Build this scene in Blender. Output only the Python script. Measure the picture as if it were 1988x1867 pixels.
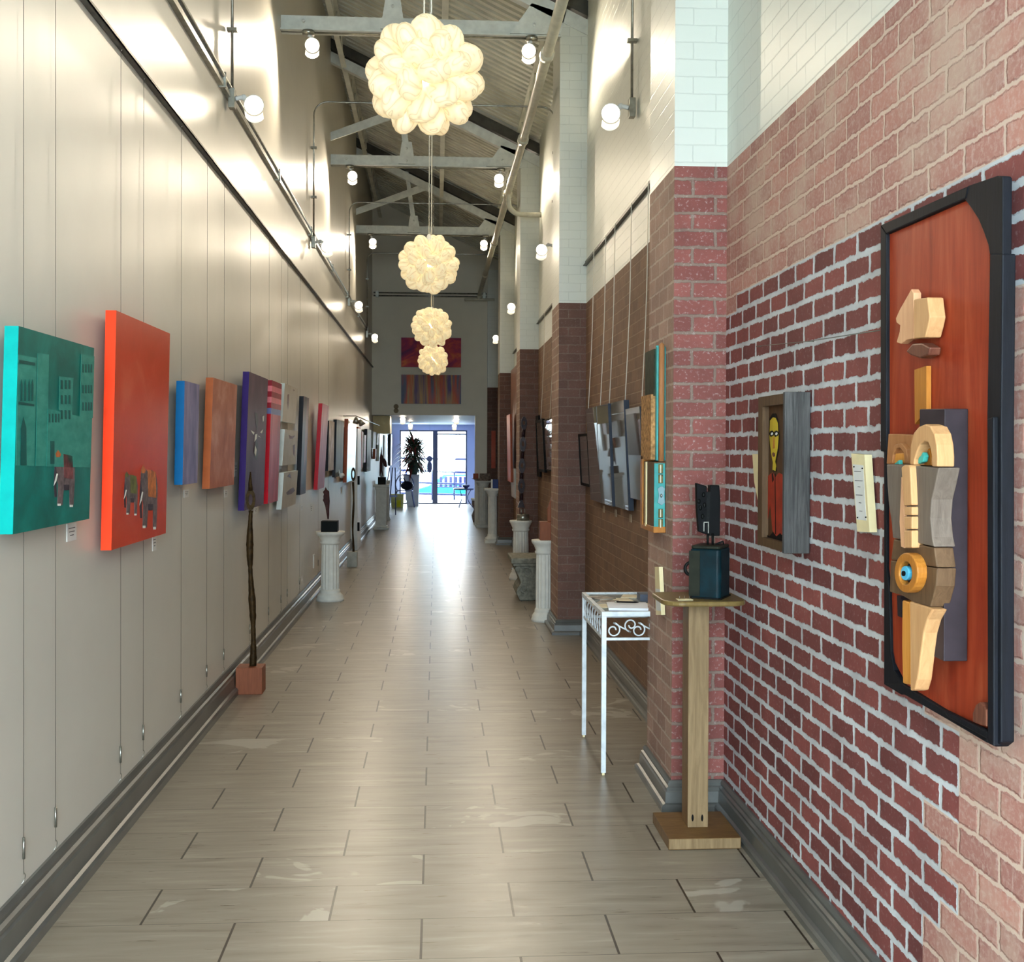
import bpy, bmesh, math, random
from mathutils import Vector, Matrix
for _o in list(bpy.data.objects): bpy.data.objects.remove(_o)
SC = bpy.context.scene; COL = SC.collection
# ---------------------------------------------------------------- camera
F, H, YAW, PIT, ROL, CY = 2260.0, 1.555, .065, .010, .004, 893.2
cam = bpy.data.cameras.new('camera'); CAM = bpy.data.objects.new('camera', cam); COL.objects.link(CAM)
FW = Vector((math.sin(YAW)*math.cos(PIT), math.cos(YAW)*math.cos(PIT), -math.sin(PIT)))
RT = Vector((math.cos(YAW), -math.sin(YAW), 0)); UP = RT.cross(FW)
R2 = RT*math.cos(ROL)+UP*math.sin(ROL); U2 = -RT*math.sin(ROL)+UP*math.cos(ROL)
EYE = Vector((0, 0, H))
CAM.matrix_world = Matrix((R2, U2, -FW)).transposed().to_4x4()
CAM.location = EYE
cam.sensor_fit = 'HORIZONTAL'; cam.sensor_width = 36; cam.lens = F/1988*36
cam.shift_x = 0; cam.shift_y = -(933.5-CY)/1988; cam.clip_end = 200; cam.clip_start = .05
SC.camera = CAM
# ---------------------------------------------------------------- world + exposure
W = bpy.data.worlds.new('sky'); SC.world = W; W.use_nodes = True
_bg = W.node_tree.nodes['Background']; _bg.inputs[0].default_value = (.76, .87, 1, 1); _bg.inputs[1].default_value = 16.5
SC.view_settings.view_transform = 'Standard'; SC.view_settings.look = 'None'
SC.view_settings.exposure = 0.98; SC.view_settings.gamma = 1
try: SC.view_settings.use_curve_mapping = False
except Exception: pass
SC.cycles.max_bounces = 7; SC.cycles.diffuse_bounces = 4; SC.cycles.glossy_bounces = 3
SC.cycles.transmission_bounces = 4; SC.cycles.transparent_max_bounces = 6
SC.cycles.sample_clamp_indirect = 4; SC.cycles.use_denoising = True
SC.cycles.caustics_reflective = False; SC.cycles.caustics_refractive = False
def portal(name, loc, rot, sx, sy):
    l = bpy.data.lights.new(name, 'AREA'); l.shape = 'RECTANGLE'; l.size = sx; l.size_y = sy; l.cycles.is_portal = True
    o = bpy.data.objects.new(name, l); COL.objects.link(o); o.location = loc; o.rotation_euler = rot
portal('daylight_portal_street_door', (-.05, 32.75, 1.05), (math.pi/2, 0, math.pi), 1.95, 2.15)
portal('daylight_portal_entrance', (0, -1.75, 1.9), (math.pi/2, 0, 0), 2.45, 3.7)
WARM = (1, .86, .66)
P_LAMP, P_TRUSS, P_BALL, P_FAR = 15, 58, 64, 14
# ---------------------------------------------------------------- helpers
rnd = random.Random(7)
def ray(x, y): return FW+R2*((x-994)/F)-U2*((y-CY)/F)
def on(ax, v, x, y):
    d = ray(x, y); return EYE+d*((v-EYE[ax])/d[ax])
def srgb(c):
    if len(c) == 4: return c
    return tuple(((v/255)/12.92 if v <= 10.3 else ((v/255+.055)/1.055)**2.4) for v in c)+(1,)
class NT:
    def __init__(s, name, rough=.5, metal=0, spec=.5):
        s.m = bpy.data.materials.new(name); s.m.use_nodes = True; s.t = s.m.node_tree
        s.b = s.t.nodes['Principled BSDF']; s.b.inputs['Roughness'].default_value = rough
        s.b.inputs['Metallic'].default_value = metal; s.b.inputs['Specular IOR Level'].default_value = spec
    def put(s, sock, v):
        if isinstance(v, bpy.types.NodeSocket): s.t.links.new(v, sock)
        elif v is not None:
            if isinstance(v, (tuple, list)) and sock.type == 'RGBA': v = srgb(v)
            sock.default_value = v
    def n(s, typ, ins=(), out=0, **props):
        nd = s.t.nodes.new('ShaderNode'+typ)
        for k, v in props.items(): setattr(nd, k, v)
        for k, v in (ins.items() if isinstance(ins, dict) else enumerate(ins)): s.put(nd.inputs[k], v)
        return nd.outputs[out]
    def ma(s, op, *a, clamp=False): return s.n('Math', a, operation=op, use_clamp=clamp)
    def uv(s): return s.n('TexCoord', out='UV')
    def obj(s): return s.n('TexCoord', out='Object')
    def mapp(s, v, sc=(1, 1, 1), loc=(0, 0, 0)): return s.n('Mapping', {'Vector': v, 'Scale': sc, 'Location': loc})
    def noise(s, v, scale=5, detail=4, rough=.55, out=0, dist=0):
        return s.n('TexNoise', {'Vector': v, 'Scale': scale, 'Detail': detail, 'Roughness': rough, 'Distortion': dist}, out)
    def ramp(s, f, stops, interp='LINEAR'):
        nd = s.t.nodes.new('ShaderNodeValToRGB'); s.put(nd.inputs[0], f); e = nd.color_ramp.elements
        nd.color_ramp.interpolation = interp
        while len(e) < len(stops): e.new(.5)
        for i, (p, c) in enumerate(stops): e[i].position = p; e[i].color = srgb(c)
        return nd.outputs[0]
    def mr(s, f, a, b, c=0., d=1.): return s.n('MapRange', {0: f, 1: a, 2: b, 3: c, 4: d})
    def mix(s, f, a, b, mode='MIX'):
        nd = s.t.nodes.new('ShaderNodeMix'); nd.data_type = 'RGBA'; nd.blend_type = mode; nd.clamp_factor = True
        s.put(nd.inputs[0], f); s.put(nd.inputs[6], a); s.put(nd.inputs[7], b); return nd.outputs[2]
    def col(s, v): s.put(s.b.inputs['Base Color'], v); return s
    def rough(s, v): s.put(s.b.inputs['Roughness'], v); return s
    def bump(s, h, strength=.3, dist=.01):
        s.put(s.b.inputs['Normal'], s.n('Bump', {'Height': h, 'Strength': strength, 'Distance': dist})); return s
def plain(name, c, rough=.5, metal=0, var=.08, scale=12, spec=.12, stretch=(1, 1, 1), bump=0):
    t = NT(name, rough, metal, spec); f = t.noise(t.mapp(t.obj(), stretch), scale)
    lo = tuple(v*(1-var) for v in c); hi = tuple(min(255, v*(1+var)) for v in c)
    t.col(t.ramp(f, [(.3, lo), (.7, hi)]))
    if bump: t.bump(f, bump, .004)
    return t.m
def paint(name, stops, scale=6, stretch=(1, 1, 1), rough=.45, dist=.4, detail=6, bump=.15, spec=.12):
    t = NT(name, rough, 0, spec); f = t.noise(t.mapp(t.uv(), stretch), scale, detail, .6, dist=dist)
    t.col(t.ramp(f, stops)); t.bump(f, bump, .003); return t.m
def wood(name, c1, c2, rough=.45, scale=9, stretch=(8, 8, .7), bump=.2):
    t = NT(name, rough, 0, .18); v = t.mapp(t.obj(), stretch)
    f = t.noise(v, scale, 6, .65, dist=.8); g = t.noise(t.obj(), 3, 3)
    t.col(t.mix(t.mr(g, .3, .7, 0, .35), t.ramp(f, [(.3, c1), (.7, c2)]), c1)); t.bump(f, bump, .003); return t.m
def emis(name, c, st):
    t = NT(name, .4); t.col(c); t.put(t.b.inputs['Emission Color'], c); t.b.inputs['Emission Strength'].default_value = st; return t.m
# ---- geometry
class G:
    def __init__(s): s.bm = bmesh.new(); s.mats = []; s.M = None
    def mi(s, m):
        if m not in s.mats: s.mats.append(m)
        return s.mats.index(m)
    def face(s, pts, m):
        vs = [s.bm.verts.new(s.M @ Vector(p) if s.M else Vector(p)) for p in pts]
        f = s.bm.faces.new(vs); f.material_index = s.mi(m); return f
    def mesh(s, vs, fs, m, smooth=False):
        V = [s.bm.verts.new(s.M @ Vector(p) if s.M else Vector(p)) for p in vs]; k = s.mi(m)
        for f in fs:
            try: q = s.bm.faces.new([V[i] for i in f]); q.material_index = k; q.smooth = smooth
            except ValueError: pass
        return s
    def box(s, a, b, m):
        x0, y0, z0 = (min(a[i], b[i]) for i in range(3)); x1, y1, z1 = (max(a[i], b[i]) for i in range(3))
        v = [(x0, y0, z0), (x1, y0, z0), (x1, y1, z0), (x0, y1, z0), (x0, y0, z1), (x1, y0, z1), (x1, y1, z1), (x0, y1, z1)]
        return s.mesh(v, [(0, 3, 2, 1), (4, 5, 6, 7), (0, 1, 5, 4), (1, 2, 6, 5), (2, 3, 7, 6), (3, 0, 4, 7)], m)
    def hexa(s, v, m, mf=None):   # v: back 4 then front 4, same order
        s.mesh(v, [(0, 1, 2, 3), (0, 4, 5, 1), (1, 5, 6, 2), (2, 6, 7, 3), (3, 7, 4, 0)], m)
        return s.mesh(v[4:], [(3, 2, 1, 0)], mf or m)
    def prism(s, pts, ext, m, mside=None, hole=None):
        ext = Vector(ext); P = [Vector(p) for p in pts]; n = len(P); Q = [p+ext for p in P]; ms = mside or m
        if hole:
            Hh = [Vector(p) for p in hole]; I = [p+ext for p in Hh]   # same count
            s.mesh(P+Hh, [(i, (i+1) % n, n+(i+1) % n, n+i) for i in range(n)], m)
            s.mesh(Q+I, [(i, n+i, n+(i+1) % n, (i+1) % n) for i in range(n)], ms)
            s.mesh(Hh+I, [(i, (i+1) % n, n+(i+1) % n, n+i) for i in range(n)], ms)
        else:
            s.mesh(P, [tuple(range(n))], m); s.mesh(Q, [tuple(reversed(range(n)))], ms)
        return s.mesh(P+Q, [(i, n+i, n+(i+1) % n, (i+1) % n) for i in range(n)], ms)
    def tube(s, pts, r, m, n=8, rs=None, cap=True, smooth=True, sq=None):
        P = [Vector(p) for p in pts]; V = []; Fc = []; up = None
        for i, p in enumerate(P):
            d = (P[min(i+1, len(P)-1)]-P[max(i-1, 0)]).normalized()
            if up is None: up = Vector((0, 0, 1)) if abs(d.z) < .9 else Vector((1, 0, 0))
            a = d.cross(up).normalized(); b = a.cross(d).normalized(); up = b
            rr = rs[i] if rs else r
            for k in range(n):
                t = 2*math.pi*k/n+(math.pi/n if n == 4 else 0)
                V.append(p+a*math.cos(t)*rr+b*math.sin(t)*rr*(sq or 1))
        for i in range(len(P)-1):
            for k in range(n): Fc.append((i*n+k, i*n+(k+1) % n, (i+1)*n+(k+1) % n, (i+1)*n+k))
        if cap: Fc += [tuple(reversed(range(n))), tuple((len(P)-1)*n+k for k in range(n))]
        return s.mesh(V, Fc, m, smooth and n > 4)
    def lathe(s, prof, c, m, n=24, flute=None, axis=None, smooth=True):
        V = []; Fc = []; c = Vector(c)
        X, Y, Z = Vector((1, 0, 0)), Vector((0, 1, 0)), Vector((0, 0, 1))
        if axis is not None:
            Z = Vector(axis).normalized(); X = Z.cross(Vector((0, 0, 1)) if abs(Z.z) < .9 else Vector((1, 0, 0))).normalized(); Y = Z.cross(X)
        for r, z in prof:
            for k in range(n):
                t = 2*math.pi*k/n; rr = r*(1-(flute if (flute and k % 2) else 0))
                V.append(c+X*rr*math.cos(t)+Y*rr*math.sin(t)+Z*z)
        for i in range(len(prof)-1):
            for k in range(n): Fc.append((i*n+k, i*n+(k+1) % n, (i+1)*n+(k+1) % n, (i+1)*n+k))
        Fc += [tuple(reversed(range(n))), tuple((len(prof)-1)*n+k for k in range(n))]
        return s.mesh(V, Fc, m, smooth)
    def ell(s, c, r, m, n=16, k=10):
        V = []; Fc = []
        for i in range(1, k):
            a = math.pi*i/k
            for j in range(n):
                t = 2*math.pi*j/n; V.append((c[0]+r[0]*math.sin(a)*math.cos(t), c[1]+r[1]*math.sin(a)*math.sin(t), c[2]+r[2]*math.cos(a)))
        for i in range(k-2):
            for j in range(n): Fc.append((i*n+j, (i+1)*n+j, (i+1)*n+(j+1) % n, i*n+(j+1) % n))
        V += [(c[0], c[1], c[2]+r[2]), (c[0], c[1], c[2]-r[2])]; a, b = len(V)-2, len(V)-1
        for j in range(n): Fc += [(a, j, (j+1) % n), (b, (k-2)*n+(j+1) % n, (k-2)*n+j)]
        return s.mesh(V, Fc, m, True)
def build(name, g, parent=None, label=None, cat=None, group=None, kind=None, bevel=0, origin=None):
    bm = g.bm
    if bevel: bmesh.ops.remove_doubles(bm, verts=bm.verts, dist=1e-6); bmesh.ops.recalc_face_normals(bm, faces=bm.faces)
    bm.normal_update(); uvl = bm.loops.layers.uv.new('UVMap')
    for f in bm.faces:
        n = f.normal; ax = max(range(3), key=lambda i: abs(n[i]))
        for l in f.loops:
            c = l.vert.co; l[uvl].uv = (c.y, c.z) if ax == 0 else ((c.x, c.z) if ax == 1 else (c.x, c.y))
    if parent is not None: off = parent['_o']; off = Vector(off)
    elif origin is not None: off = Vector(origin)
    else:
        xs = [v.co for v in bm.verts]; lo = [min(c[i] for c in xs) for i in range(3)]; hi = [max(c[i] for c in xs) for i in range(3)]
        off = Vector(((lo[0]+hi[0])/2, (lo[1]+hi[1])/2, lo[2]))
    for v in bm.verts: v.co -= off
    me = bpy.data.meshes.new(name); bm.to_mesh(me); bm.free()
    for m in g.mats: me.materials.append(m)
    o = bpy.data.objects.new(name, me); COL.objects.link(o)
    if parent is not None: o.parent = parent
    else: o.location = off
    o['_o'] = list(off)
    tag(o, label, cat, group, kind)
    if bevel:
        b = o.modifiers.new('bevel', 'BEVEL'); b.width = bevel; b.segments = 2; b.limit_method = 'ANGLE'
    return o
def tag(o, label=None, cat=None, group=None, kind=None):
    if label: o['label'] = label
    if cat: o['category'] = cat
    if group: o['group'] = group
    if kind: o['kind'] = kind
    return o
def thing(name, label, cat, loc=(0, 0, 0), group=None):
    o = bpy.data.objects.new(name, None); COL.objects.link(o); o.location = loc; o['_o'] = list(loc); o.empty_display_size = .1
    return tag(o, label, cat, group)
def copy_tree(o, parent=None, **kw):
    c = o.copy(); COL.objects.link(c); c.parent = parent
    for ch in list(o.children): copy_tree(ch, c)
    return c
def bez(pts, n=8):   # catmull-rom through points
    P = [Vector(p) for p in pts]; out = []
    for i in range(len(P)-1):
        a, b, c, d = P[max(i-1, 0)], P[i], P[i+1], P[min(i+2, len(P)-1)]
        for k in range(n):
            t = k/n; out.append(.5*((2*b)+(c-a)*t+(2*a-5*b+4*c-d)*t*t+(3*b-a-3*c+d)*t**3))
    return out+[P[-1]]
# ---------------------------------------------------------------- materials of the shell
XL, XR, XP, YE, YD, ZB = -1.29, 1.25, 1.02, 23.45, 32.6, 2.775
PIL = [4.97, 9.70, 14.27, 18.77, 23.28]; PD = .58
def brick(name, b1, b2, mo, ms, wob=.006, fade=None, white=.15, bumpy=.6, rough=.75):
    t = NT(name, rough, 0, .3); uv = t.uv()
    nz = t.noise(uv, 24, 6, .68, out=1)
    d = t.n('VectorMath', [nz, (.5, .5, .5)], operation='SUBTRACT'); d = t.n('VectorMath', {0: d, 3: wob*2}, operation='SCALE')
    v = t.n('VectorMath', [uv, d], operation='ADD')
    def br(c1, c2, m_, s_): return t.n('TexBrick', {'Vector': v, 'Color1': c1, 'Color2': c2, 'Mortar': m_, 'Scale': 1., 'Mortar Size': s_, 'Mortar Smooth': .15, 'Bias': 0., 'Brick Width': .2, 'Row Height': .0735})
    def brf(s_): return t.n('TexBrick', {'Vector': v, 'Scale': 1., 'Mortar Size': s_, 'Mortar Smooth': .4, 'Brick Width': .2, 'Row Height': .0735}, out=1)
    c = br(b1, b2, mo, ms); h = brf(ms)
    sp = t.noise(uv, 60, 5, .7); c = t.mix(t.mr(sp, .56, .72, 0, white), c, (205, 195, 188))
    big = t.noise(uv, 5, 4, .6); c = t.mix(t.mr(big, .35, .75, 0, .45), c, tuple(v*.72 for v in b2))
    if fade:
        fb1, fb2, fm, cond = fade
        fc = br(fb1, fb2, fm, ms*.5); fc = t.mix(t.mr(sp, .48, .68, 0, .5), fc, (206, 184, 170)); fc = t.mix(t.mr(t.noise(t.mapp(uv, (9, 1.5, 1)), 6, 6, .75), .56, .7, 0, .45), fc, (214, 196, 184))
        ww = t.noise(t.mapp(uv, (1, 1, 1)), 2.6, 6, .65)
        fc = t.mix(t.mr(ww, .46, .64, 0, .7), fc, (196, 170, 152))
        c = t.mix(cond(t, uv), c, fc)
    t.col(c); hh = t.ma('ADD', t.ma('MULTIPLY', h, -1.), t.ma('MULTIPLY', sp, .35)); t.bump(hh, bumpy, .006)
    return t.m
def near_cond(t, uv):
    s = t.n('SeparateXYZ', [uv]); y = s; nd = s.node; z = nd.outputs[1]
    row = t.ma('FLOOR', t.ma('DIVIDE', z, .0735)); r = t.n('TexWhiteNoise', {'Vector': t.n('CombineXYZ', [row, 3.7, 0.])}, 0, noise_dimensions='3D')
    r2 = t.n('TexWhiteNoise', {'Vector': t.n('CombineXYZ', [t.ma('FLOOR', t.ma('DIVIDE', y, .6)), 1.3, 0.])}, 0, noise_dimensions='3D')
    a = t.ma('GREATER_THAN', t.ma('ADD', row, t.ma('MULTIPLY', r2, .9)), 29.5)
    yq = t.ma('MULTIPLY', t.ma('FLOOR', t.ma('DIVIDE', y, .1)), .1)
    b = t.ma('LESS_THAN', t.ma('ADD', yq, t.ma('MULTIPLY', r, .3)), 2.86); b = t.ma('MULTIPLY', b, t.ma('LESS_THAN', row, 26.))
    return t.ma('MAXIMUM', a, b)
M_BRN = brick('repointed_red_brick', (148, 80, 74), (108, 58, 56), (212, 215, 217), .0105, .013, ((186, 132, 118), (162, 112, 102), (208, 182, 164), near_cond), .3)
M_BRF = brick('dusty_tan_brick', (140, 108, 84), (124, 96, 78), (152, 126, 102), .004, .006, None, .12)
M_BRP = brick('speckled_red_brick', (148, 86, 78), (124, 70, 64), (136, 116, 104), .0075, .010, None, .75)
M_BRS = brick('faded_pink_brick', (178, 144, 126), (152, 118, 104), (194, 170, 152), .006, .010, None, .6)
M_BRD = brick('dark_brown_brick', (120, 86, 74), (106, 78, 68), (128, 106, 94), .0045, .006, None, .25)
def whitebrick(name, c):
    t = NT(name, .38, 0, .5); uv = t.uv(); nz = t.noise(uv, 14, 4, .6, out=1)
    d = t.n('VectorMath', {0: t.n('VectorMath', [nz, (.5, .5, .5)], operation='SUBTRACT'), 3: .008}, operation='SCALE'); v = t.n('VectorMath', [uv, d], operation='ADD')
    f = t.n('TexBrick', {'Vector': v, 'Scale': 1., 'Mortar Size': .003, 'Mortar Smooth': .6, 'Brick Width': .2, 'Row Height': .0735}, out=1)
    sp = t.noise(uv, 30, 5, .65); spots = t.mr(t.noise(uv, 9, 6, .75), .68, .72, 0, .25)
    c2 = t.mix(t.ma('MULTIPLY', f, .22), c, tuple(x*.72 for x in c)); t.col(t.mix(spots, c2, (150, 155, 150)))
    t.bump(t.ma('ADD', t.ma('MULTIPLY', f, -1.), t.ma('MULTIPLY', sp, .3)), .45, .006); return t.m
M_WBR = whitebrick('white_painted_brick', (216, 218, 208))
def wallpaint(name, c, rough):
    t = NT(name, rough, 0, .5); uv = t.uv(); f = t.noise(uv, 3, 3); g = t.noise(t.mapp(uv, (2.2, .05, 1)), 1.6, 3)
    t.col(t.ramp(f, [(.3, tuple(x*.975 for x in c)), (.7, c)])); t.bump(t.ma('ADD', t.ma('MULTIPLY', g, 1.), t.ma('MULTIPLY', t.noise(uv, 90, 3), .01)), .04, .02); return t.m
M_WL = wallpaint('off_white_satin_wall', (212, 207, 195), .36)
M_WE = wallpaint('beige_end_wall', (232, 225, 206), .6)
M_FARW = wallpaint('periwinkle_far_room_wall', (172, 182, 214), .5)
def floor_mat():
    t = NT('sandstone_plank_tile', .24, 0, .4); uv = t.uv(); s = t.n('SeparateXYZ', [uv]); x = s; y = s.node.outputs[1]
    rw = t.ma('DIVIDE', t.ma('SUBTRACT', y, 3.5396), .3048); row = t.ma('FLOOR', rw); fr = t.ma('FRACT', rw)
    par = t.ma('FRACT', t.ma('MULTIPLY', row, .5)); u = t.ma('ADD', t.ma('DIVIDE', t.ma('ADD', x, .042), .6096), par)
    ui = t.ma('FLOOR', u); fu = t.ma('FRACT', u)
    def edge(f, w): return t.ma('LESS_THAN', t.ma('MINIMUM', f, t.ma('SUBTRACT', 1., f)), w)
    j1 = edge(fu, .0065); j2 = edge(fr, .0062)
    cell = t.n('CombineXYZ', [ui, row, 0.]); wn = t.n('TexWhiteNoise', {'Vector': cell}, 1, noise_dimensions='3D')
    wv = t.n('TexWhiteNoise', {'Vector': cell}, 0, noise_dimensions='3D')
    off = t.n('VectorMath', {0: wn, 3: 40.}, operation='SCALE'); p = t.n('VectorMath', [uv, off], operation='ADD')
    st = t.noise(t.mapp(p, (1.1, 9, 1)), 2.2, 5, .55, dist=.5)
    fine = t.noise(t.mapp(p, (2.5, 45, 1)), 2.5, 4, .6); big = t.noise(t.mapp(p, (1.3, 2.2, 1)), 2.0, 3, .5, dist=1.5)
    c = t.ramp(st, [(.28, (102, 92, 78)), (.42, (128, 118, 103)), (.58, (138, 128, 113)), (.75, (162, 154, 138))])
    c = t.mix(t.mr(fine, .3, .7, 0, .35), c, (138, 127, 111))
    vein = t.ma('MULTIPLY', t.mr(big, .57, .6), t.mr(wv, .80, .82)); c = t.mix(t.ma('MULTIPLY', vein, .6), c, (182, 176, 162))
    c = t.mix(t.mr(wv, 0, 1, 0, .2), c, (134, 126, 112))
    c = t.mix(j2, c, (84, 75, 62)); c = t.mix(j1, c, (38, 30, 22))
    t.col(c); t.rough(t.mr(fine, .3, .7, .27, .37)); t.bump(t.ma('ADD', t.ma('MULTIPLY', t.ma('MAXIMUM', j1, j2), -1.), t.ma('MULTIPLY', st, .08)), .3, .004); return t.m
M_FLOOR = floor_mat()
M_BASE = plain('grey_baseboard_paint', (86, 86, 82), .32, 0, .12, 6, .6, (1, .6, 1))
M_DECK = plain('ceiling_deck_paint', (212, 213, 200), .6, 0, .08, 3)
M_STEEL = plain('white_painted_steel', (218, 221, 214), .45, 0, .05)
M_GAPSHADE = plain('shaded_gap_dark', (70, 68, 62), .5, 0, .1)  # dark colour paints in the shade of the rafter gap, drawn as a solid strip
M_GALV = plain('galvanised_metal', (150, 148, 138), .32, .85, .12, 20)
M_RAIL = plain('grey_picture_rail_metal', (96, 92, 84), .4, .6, .12, 20)
M_PIPE = plain('cream_painted_pipe', (200, 196, 176), .3, 0, .05)
M_WIRE = plain('steel_wire', (112, 108, 100), .4, .5, .05)
M_CORD = plain('white_nylon_cord', (225, 220, 205), .6, 0, .03)
M_WHITE = plain('white_plaster', (222, 220, 210), .55, 0, .04)
M_WHITEP = plain('white_enamel', (225, 226, 222), .35, 0, .03)
M_BLACK = plain('black_satin', (12, 12, 13), .55, 0, .1, 12, .08)
M_CARD = plain('white_card', (222, 222, 218), .6, 0, .02)
M_INK = plain('grey_printed_ink', (90, 90, 92), .6, 0, .05)
M_GLASS = NT('clear_window_glass', .02).m
def _gl():
    t = M_GLASS.node_tree; tr = t.nodes.new('ShaderNodeBsdfTransparent'); gl = t.nodes.new('ShaderNodeBsdfGlossy'); gl.inputs['Roughness'].default_value = .02
    mx = t.nodes.new('ShaderNodeMixShader'); mx.inputs[0].default_value = .05; tr.inputs[0].default_value = (.93, .97, .96, 1)
    t.links.new(tr.outputs[0], mx.inputs[1]); t.links.new(gl.outputs[0], mx.inputs[2]); t.links.new(mx.outputs[0], t.nodes['Material Output'].inputs[0])
_gl()
# ---------------------------------------------------------------- shell
def struct(name, g, label, parent=None): return build(name, g, parent, label, None, None, 'structure')
Y0 = -1.7
g = G(); g.face([(-2.2, Y0, 0), (1.6, Y0, 0), (1.6, YD+.2, 0), (-2.2, YD+.2, 0)], M_FLOOR); struct('floor', g, 'beige plank tile floor running the length of the hall')
def ztop(x): return 5.20+.48*(1.2-x)
g = G(); g.face([(XL, Y0, 0), (XL, YD, 0), (XL, YD, 6.8), (XL, Y0, 6.8)], M_WL)
g.face([(XL-.12, Y0, 0), (XL-.12, YD, 0), (XL-.12, YD, 6.8), (XL-.12, Y0, 6.8)], M_WL); struct('wall_left', g, 'tall smooth off-white gallery wall')
g = G()
def rw(y0, y1, m):
    g.face([(XR, y1, 0), (XR, y0, 0), (XR, y0, ZB), (XR, y1, ZB)], m); g.face([(XR, y1, ZB), (XR, y0, ZB), (XR, y0, 5.6), (XR, y1, 5.6)], M_WBR)
rw(Y0, PIL[0]+PD/2, M_BRN); rw(PIL[0]+PD/2, YE+.2, M_BRF); g.face([(XR, YD, 0), (XR, YE+.2, 0), (XR, YE+.2, 2.4), (XR, YD, 2.4)], M_FARW)
struct('wall_right', g, 'brick wall painted white above and bare red below')
PN = ['nearest brick pillar, red bare face below white paint', 'second brick pillar, behind the white iron table', 'third brick pillar, behind the dark twisted sculpture', 'fourth brick pillar along the right wall', 'farthest brick pillar beside the end wall opening']
for i, y in enumerate(PIL):
    g = G(); y2 = y+PD if i < 4 else YE; zt = 5.12
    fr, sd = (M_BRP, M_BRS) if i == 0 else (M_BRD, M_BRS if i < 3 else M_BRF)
    for a, b, mf, ms in ((0, ZB, fr, sd), (ZB, zt, M_WBR, M_WBR)):
        g.face([(XP, y, a), (XR, y, a), (XR, y, b), (XP, y, b)], mf); g.face([(XP, y2, a), (XP, y, a), (XP, y, b), (XP, y2, b)], ms)
        g.face([(XR, y2, a), (XP, y2, a), (XP, y2, b), (XR, y2, b)], ms)
    g.face([(XP, y, zt), (XR, y, zt), (XR, y2, zt), (XP, y2, zt)], M_WBR)
    struct('wall_pillar', g, PN[i])
g = G(); OX = .78; OZ = 2.22
g.face([(XL, YE, OZ), (XR, YE, OZ), (XR, YE, 6.6), (XL, YE, 6.6)], M_WE); g.face([(OX, YE, 0), (XR, YE, 0), (XR, YE, OZ), (OX, YE, OZ)], M_WE)
g.face([(OX, YE, 0), (OX, YE, OZ), (OX, YE+.2, OZ), (OX, YE+.2, 0)], M_WHITE); g.face([(OX, YE+.2, 0), (OX, YE+.2, OZ), (XR, YE+.2, OZ), (XR, YE+.2, 0)], M_FARW)
struct('wall_end', g, 'beige end wall above the low opening, hung with two abstract paintings')
g = G(); g.face([(XL, YE, OZ), (XL, YD, OZ), (XR, YD, OZ), (XR, YE, OZ)], M_FARW); struct('ceiling_far_room', g, 'low flat ceiling of the far room')
GX0, GX1, GZ = -1.02, .86, 2.06
g = G()
for a, b in (((XL, YD, 0), (GX0, YD, GZ)), ((GX1, YD, 0), (XR, YD, GZ)), ((XL, YD, GZ), (XR, YD, OZ+.05))):
    g.box(a, (b[0], YD+.12, b[2]), M_FARW)
struct('wall_far', g, 'pale blue wall around the glass street door')
g = G()   # entrance end behind the viewpoint
for a, b in (((XL, Y0-.1, 3.75), (XR, Y0, 6.6)), ((XL-.1, Y0-.1, 0), (XL+.04, Y0, 3.75)), ((XR-.04, Y0-.1, 0), (XR+.1, Y0, 3.75))): g.box(a, b, M_WHITE)
struct('wall_entrance', g, 'entrance wall framing the tall glazed front')
# corrugated deck
g = G(); V = []; Fc = []; y = Y0-.1; prof = [(0, 0), (.07, 0), (.085, .034), (.125, .034)]; ys = []
while y < YE+.1: ys += [(y+a, b) for a, b in prof]; y += .14
for yy, dz in ys: V += [(XL-.12, yy, ztop(XL-.12)+.16+dz), (XR+.1, yy, ztop(XR+.1)+.16+dz)]
for i in range(len(ys)-1): Fc.append((2*i, 2*i+1, 2*i+3, 2*i+2))
g.mesh(V, Fc, M_DECK); struct('ceiling', g, 'sloping corrugated metal roof deck painted pale')
# baseboards
def sweep(path, prof, m, side):
    P = [Vector((a, b)) for a, b in path]; n = len(P); V = []; k = len(prof)
    for i in range(n):
        d1 = (P[i]-P[i-1]).normalized() if i else (P[1]-P[0]).normalized(); d2 = (P[i+1]-P[i]).normalized() if i < n-1 else d1
        n1 = Vector((-d1.y, d1.x))*side; n2 = Vector((-d2.y, d2.x))*side; b = (n1+n2)/(1+n1.dot(n2))
        V += [(P[i].x+b.x*d, P[i].y+b.y*d, z) for d, z in prof]
    return V, [(i*k+j, i*k+j+1, (i+1)*k+j+1, (i+1)*k+j) for i in range(n-1) for j in range(k-1)]
def bprof(h): return [(.052, 0), (.052, .022*h/.13), (.044, .030*h/.13), (.032, .034*h/.13), (.030, .082*h/.13), (.024, .088*h/.13), (.026, .100*h/.13), (.016, .106*h/.13), (.018, .118*h/.13), (.010, h), (0, h)]
g = G(); g.mesh(*sweep([(XL, Y0), (XL, YD)], bprof(.183), M_BASE, -1), M_BASE); struct('baseboard_left', g, 'grey moulded baseboard along the off-white wall')
path = [(XR, Y0)]
for i, y in enumerate(PIL):
    path += [(XR, y), (XP, y)]+([(XP, y+PD), (XR, y+PD)] if i < 4 else [(XP, YE)])
g = G(); g.mesh(*sweep(path, bprof(.125), M_BASE, 1), M_BASE); struct('baseboard_right', g, 'grey moulded baseboard stepping round the brick pillars')
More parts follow.
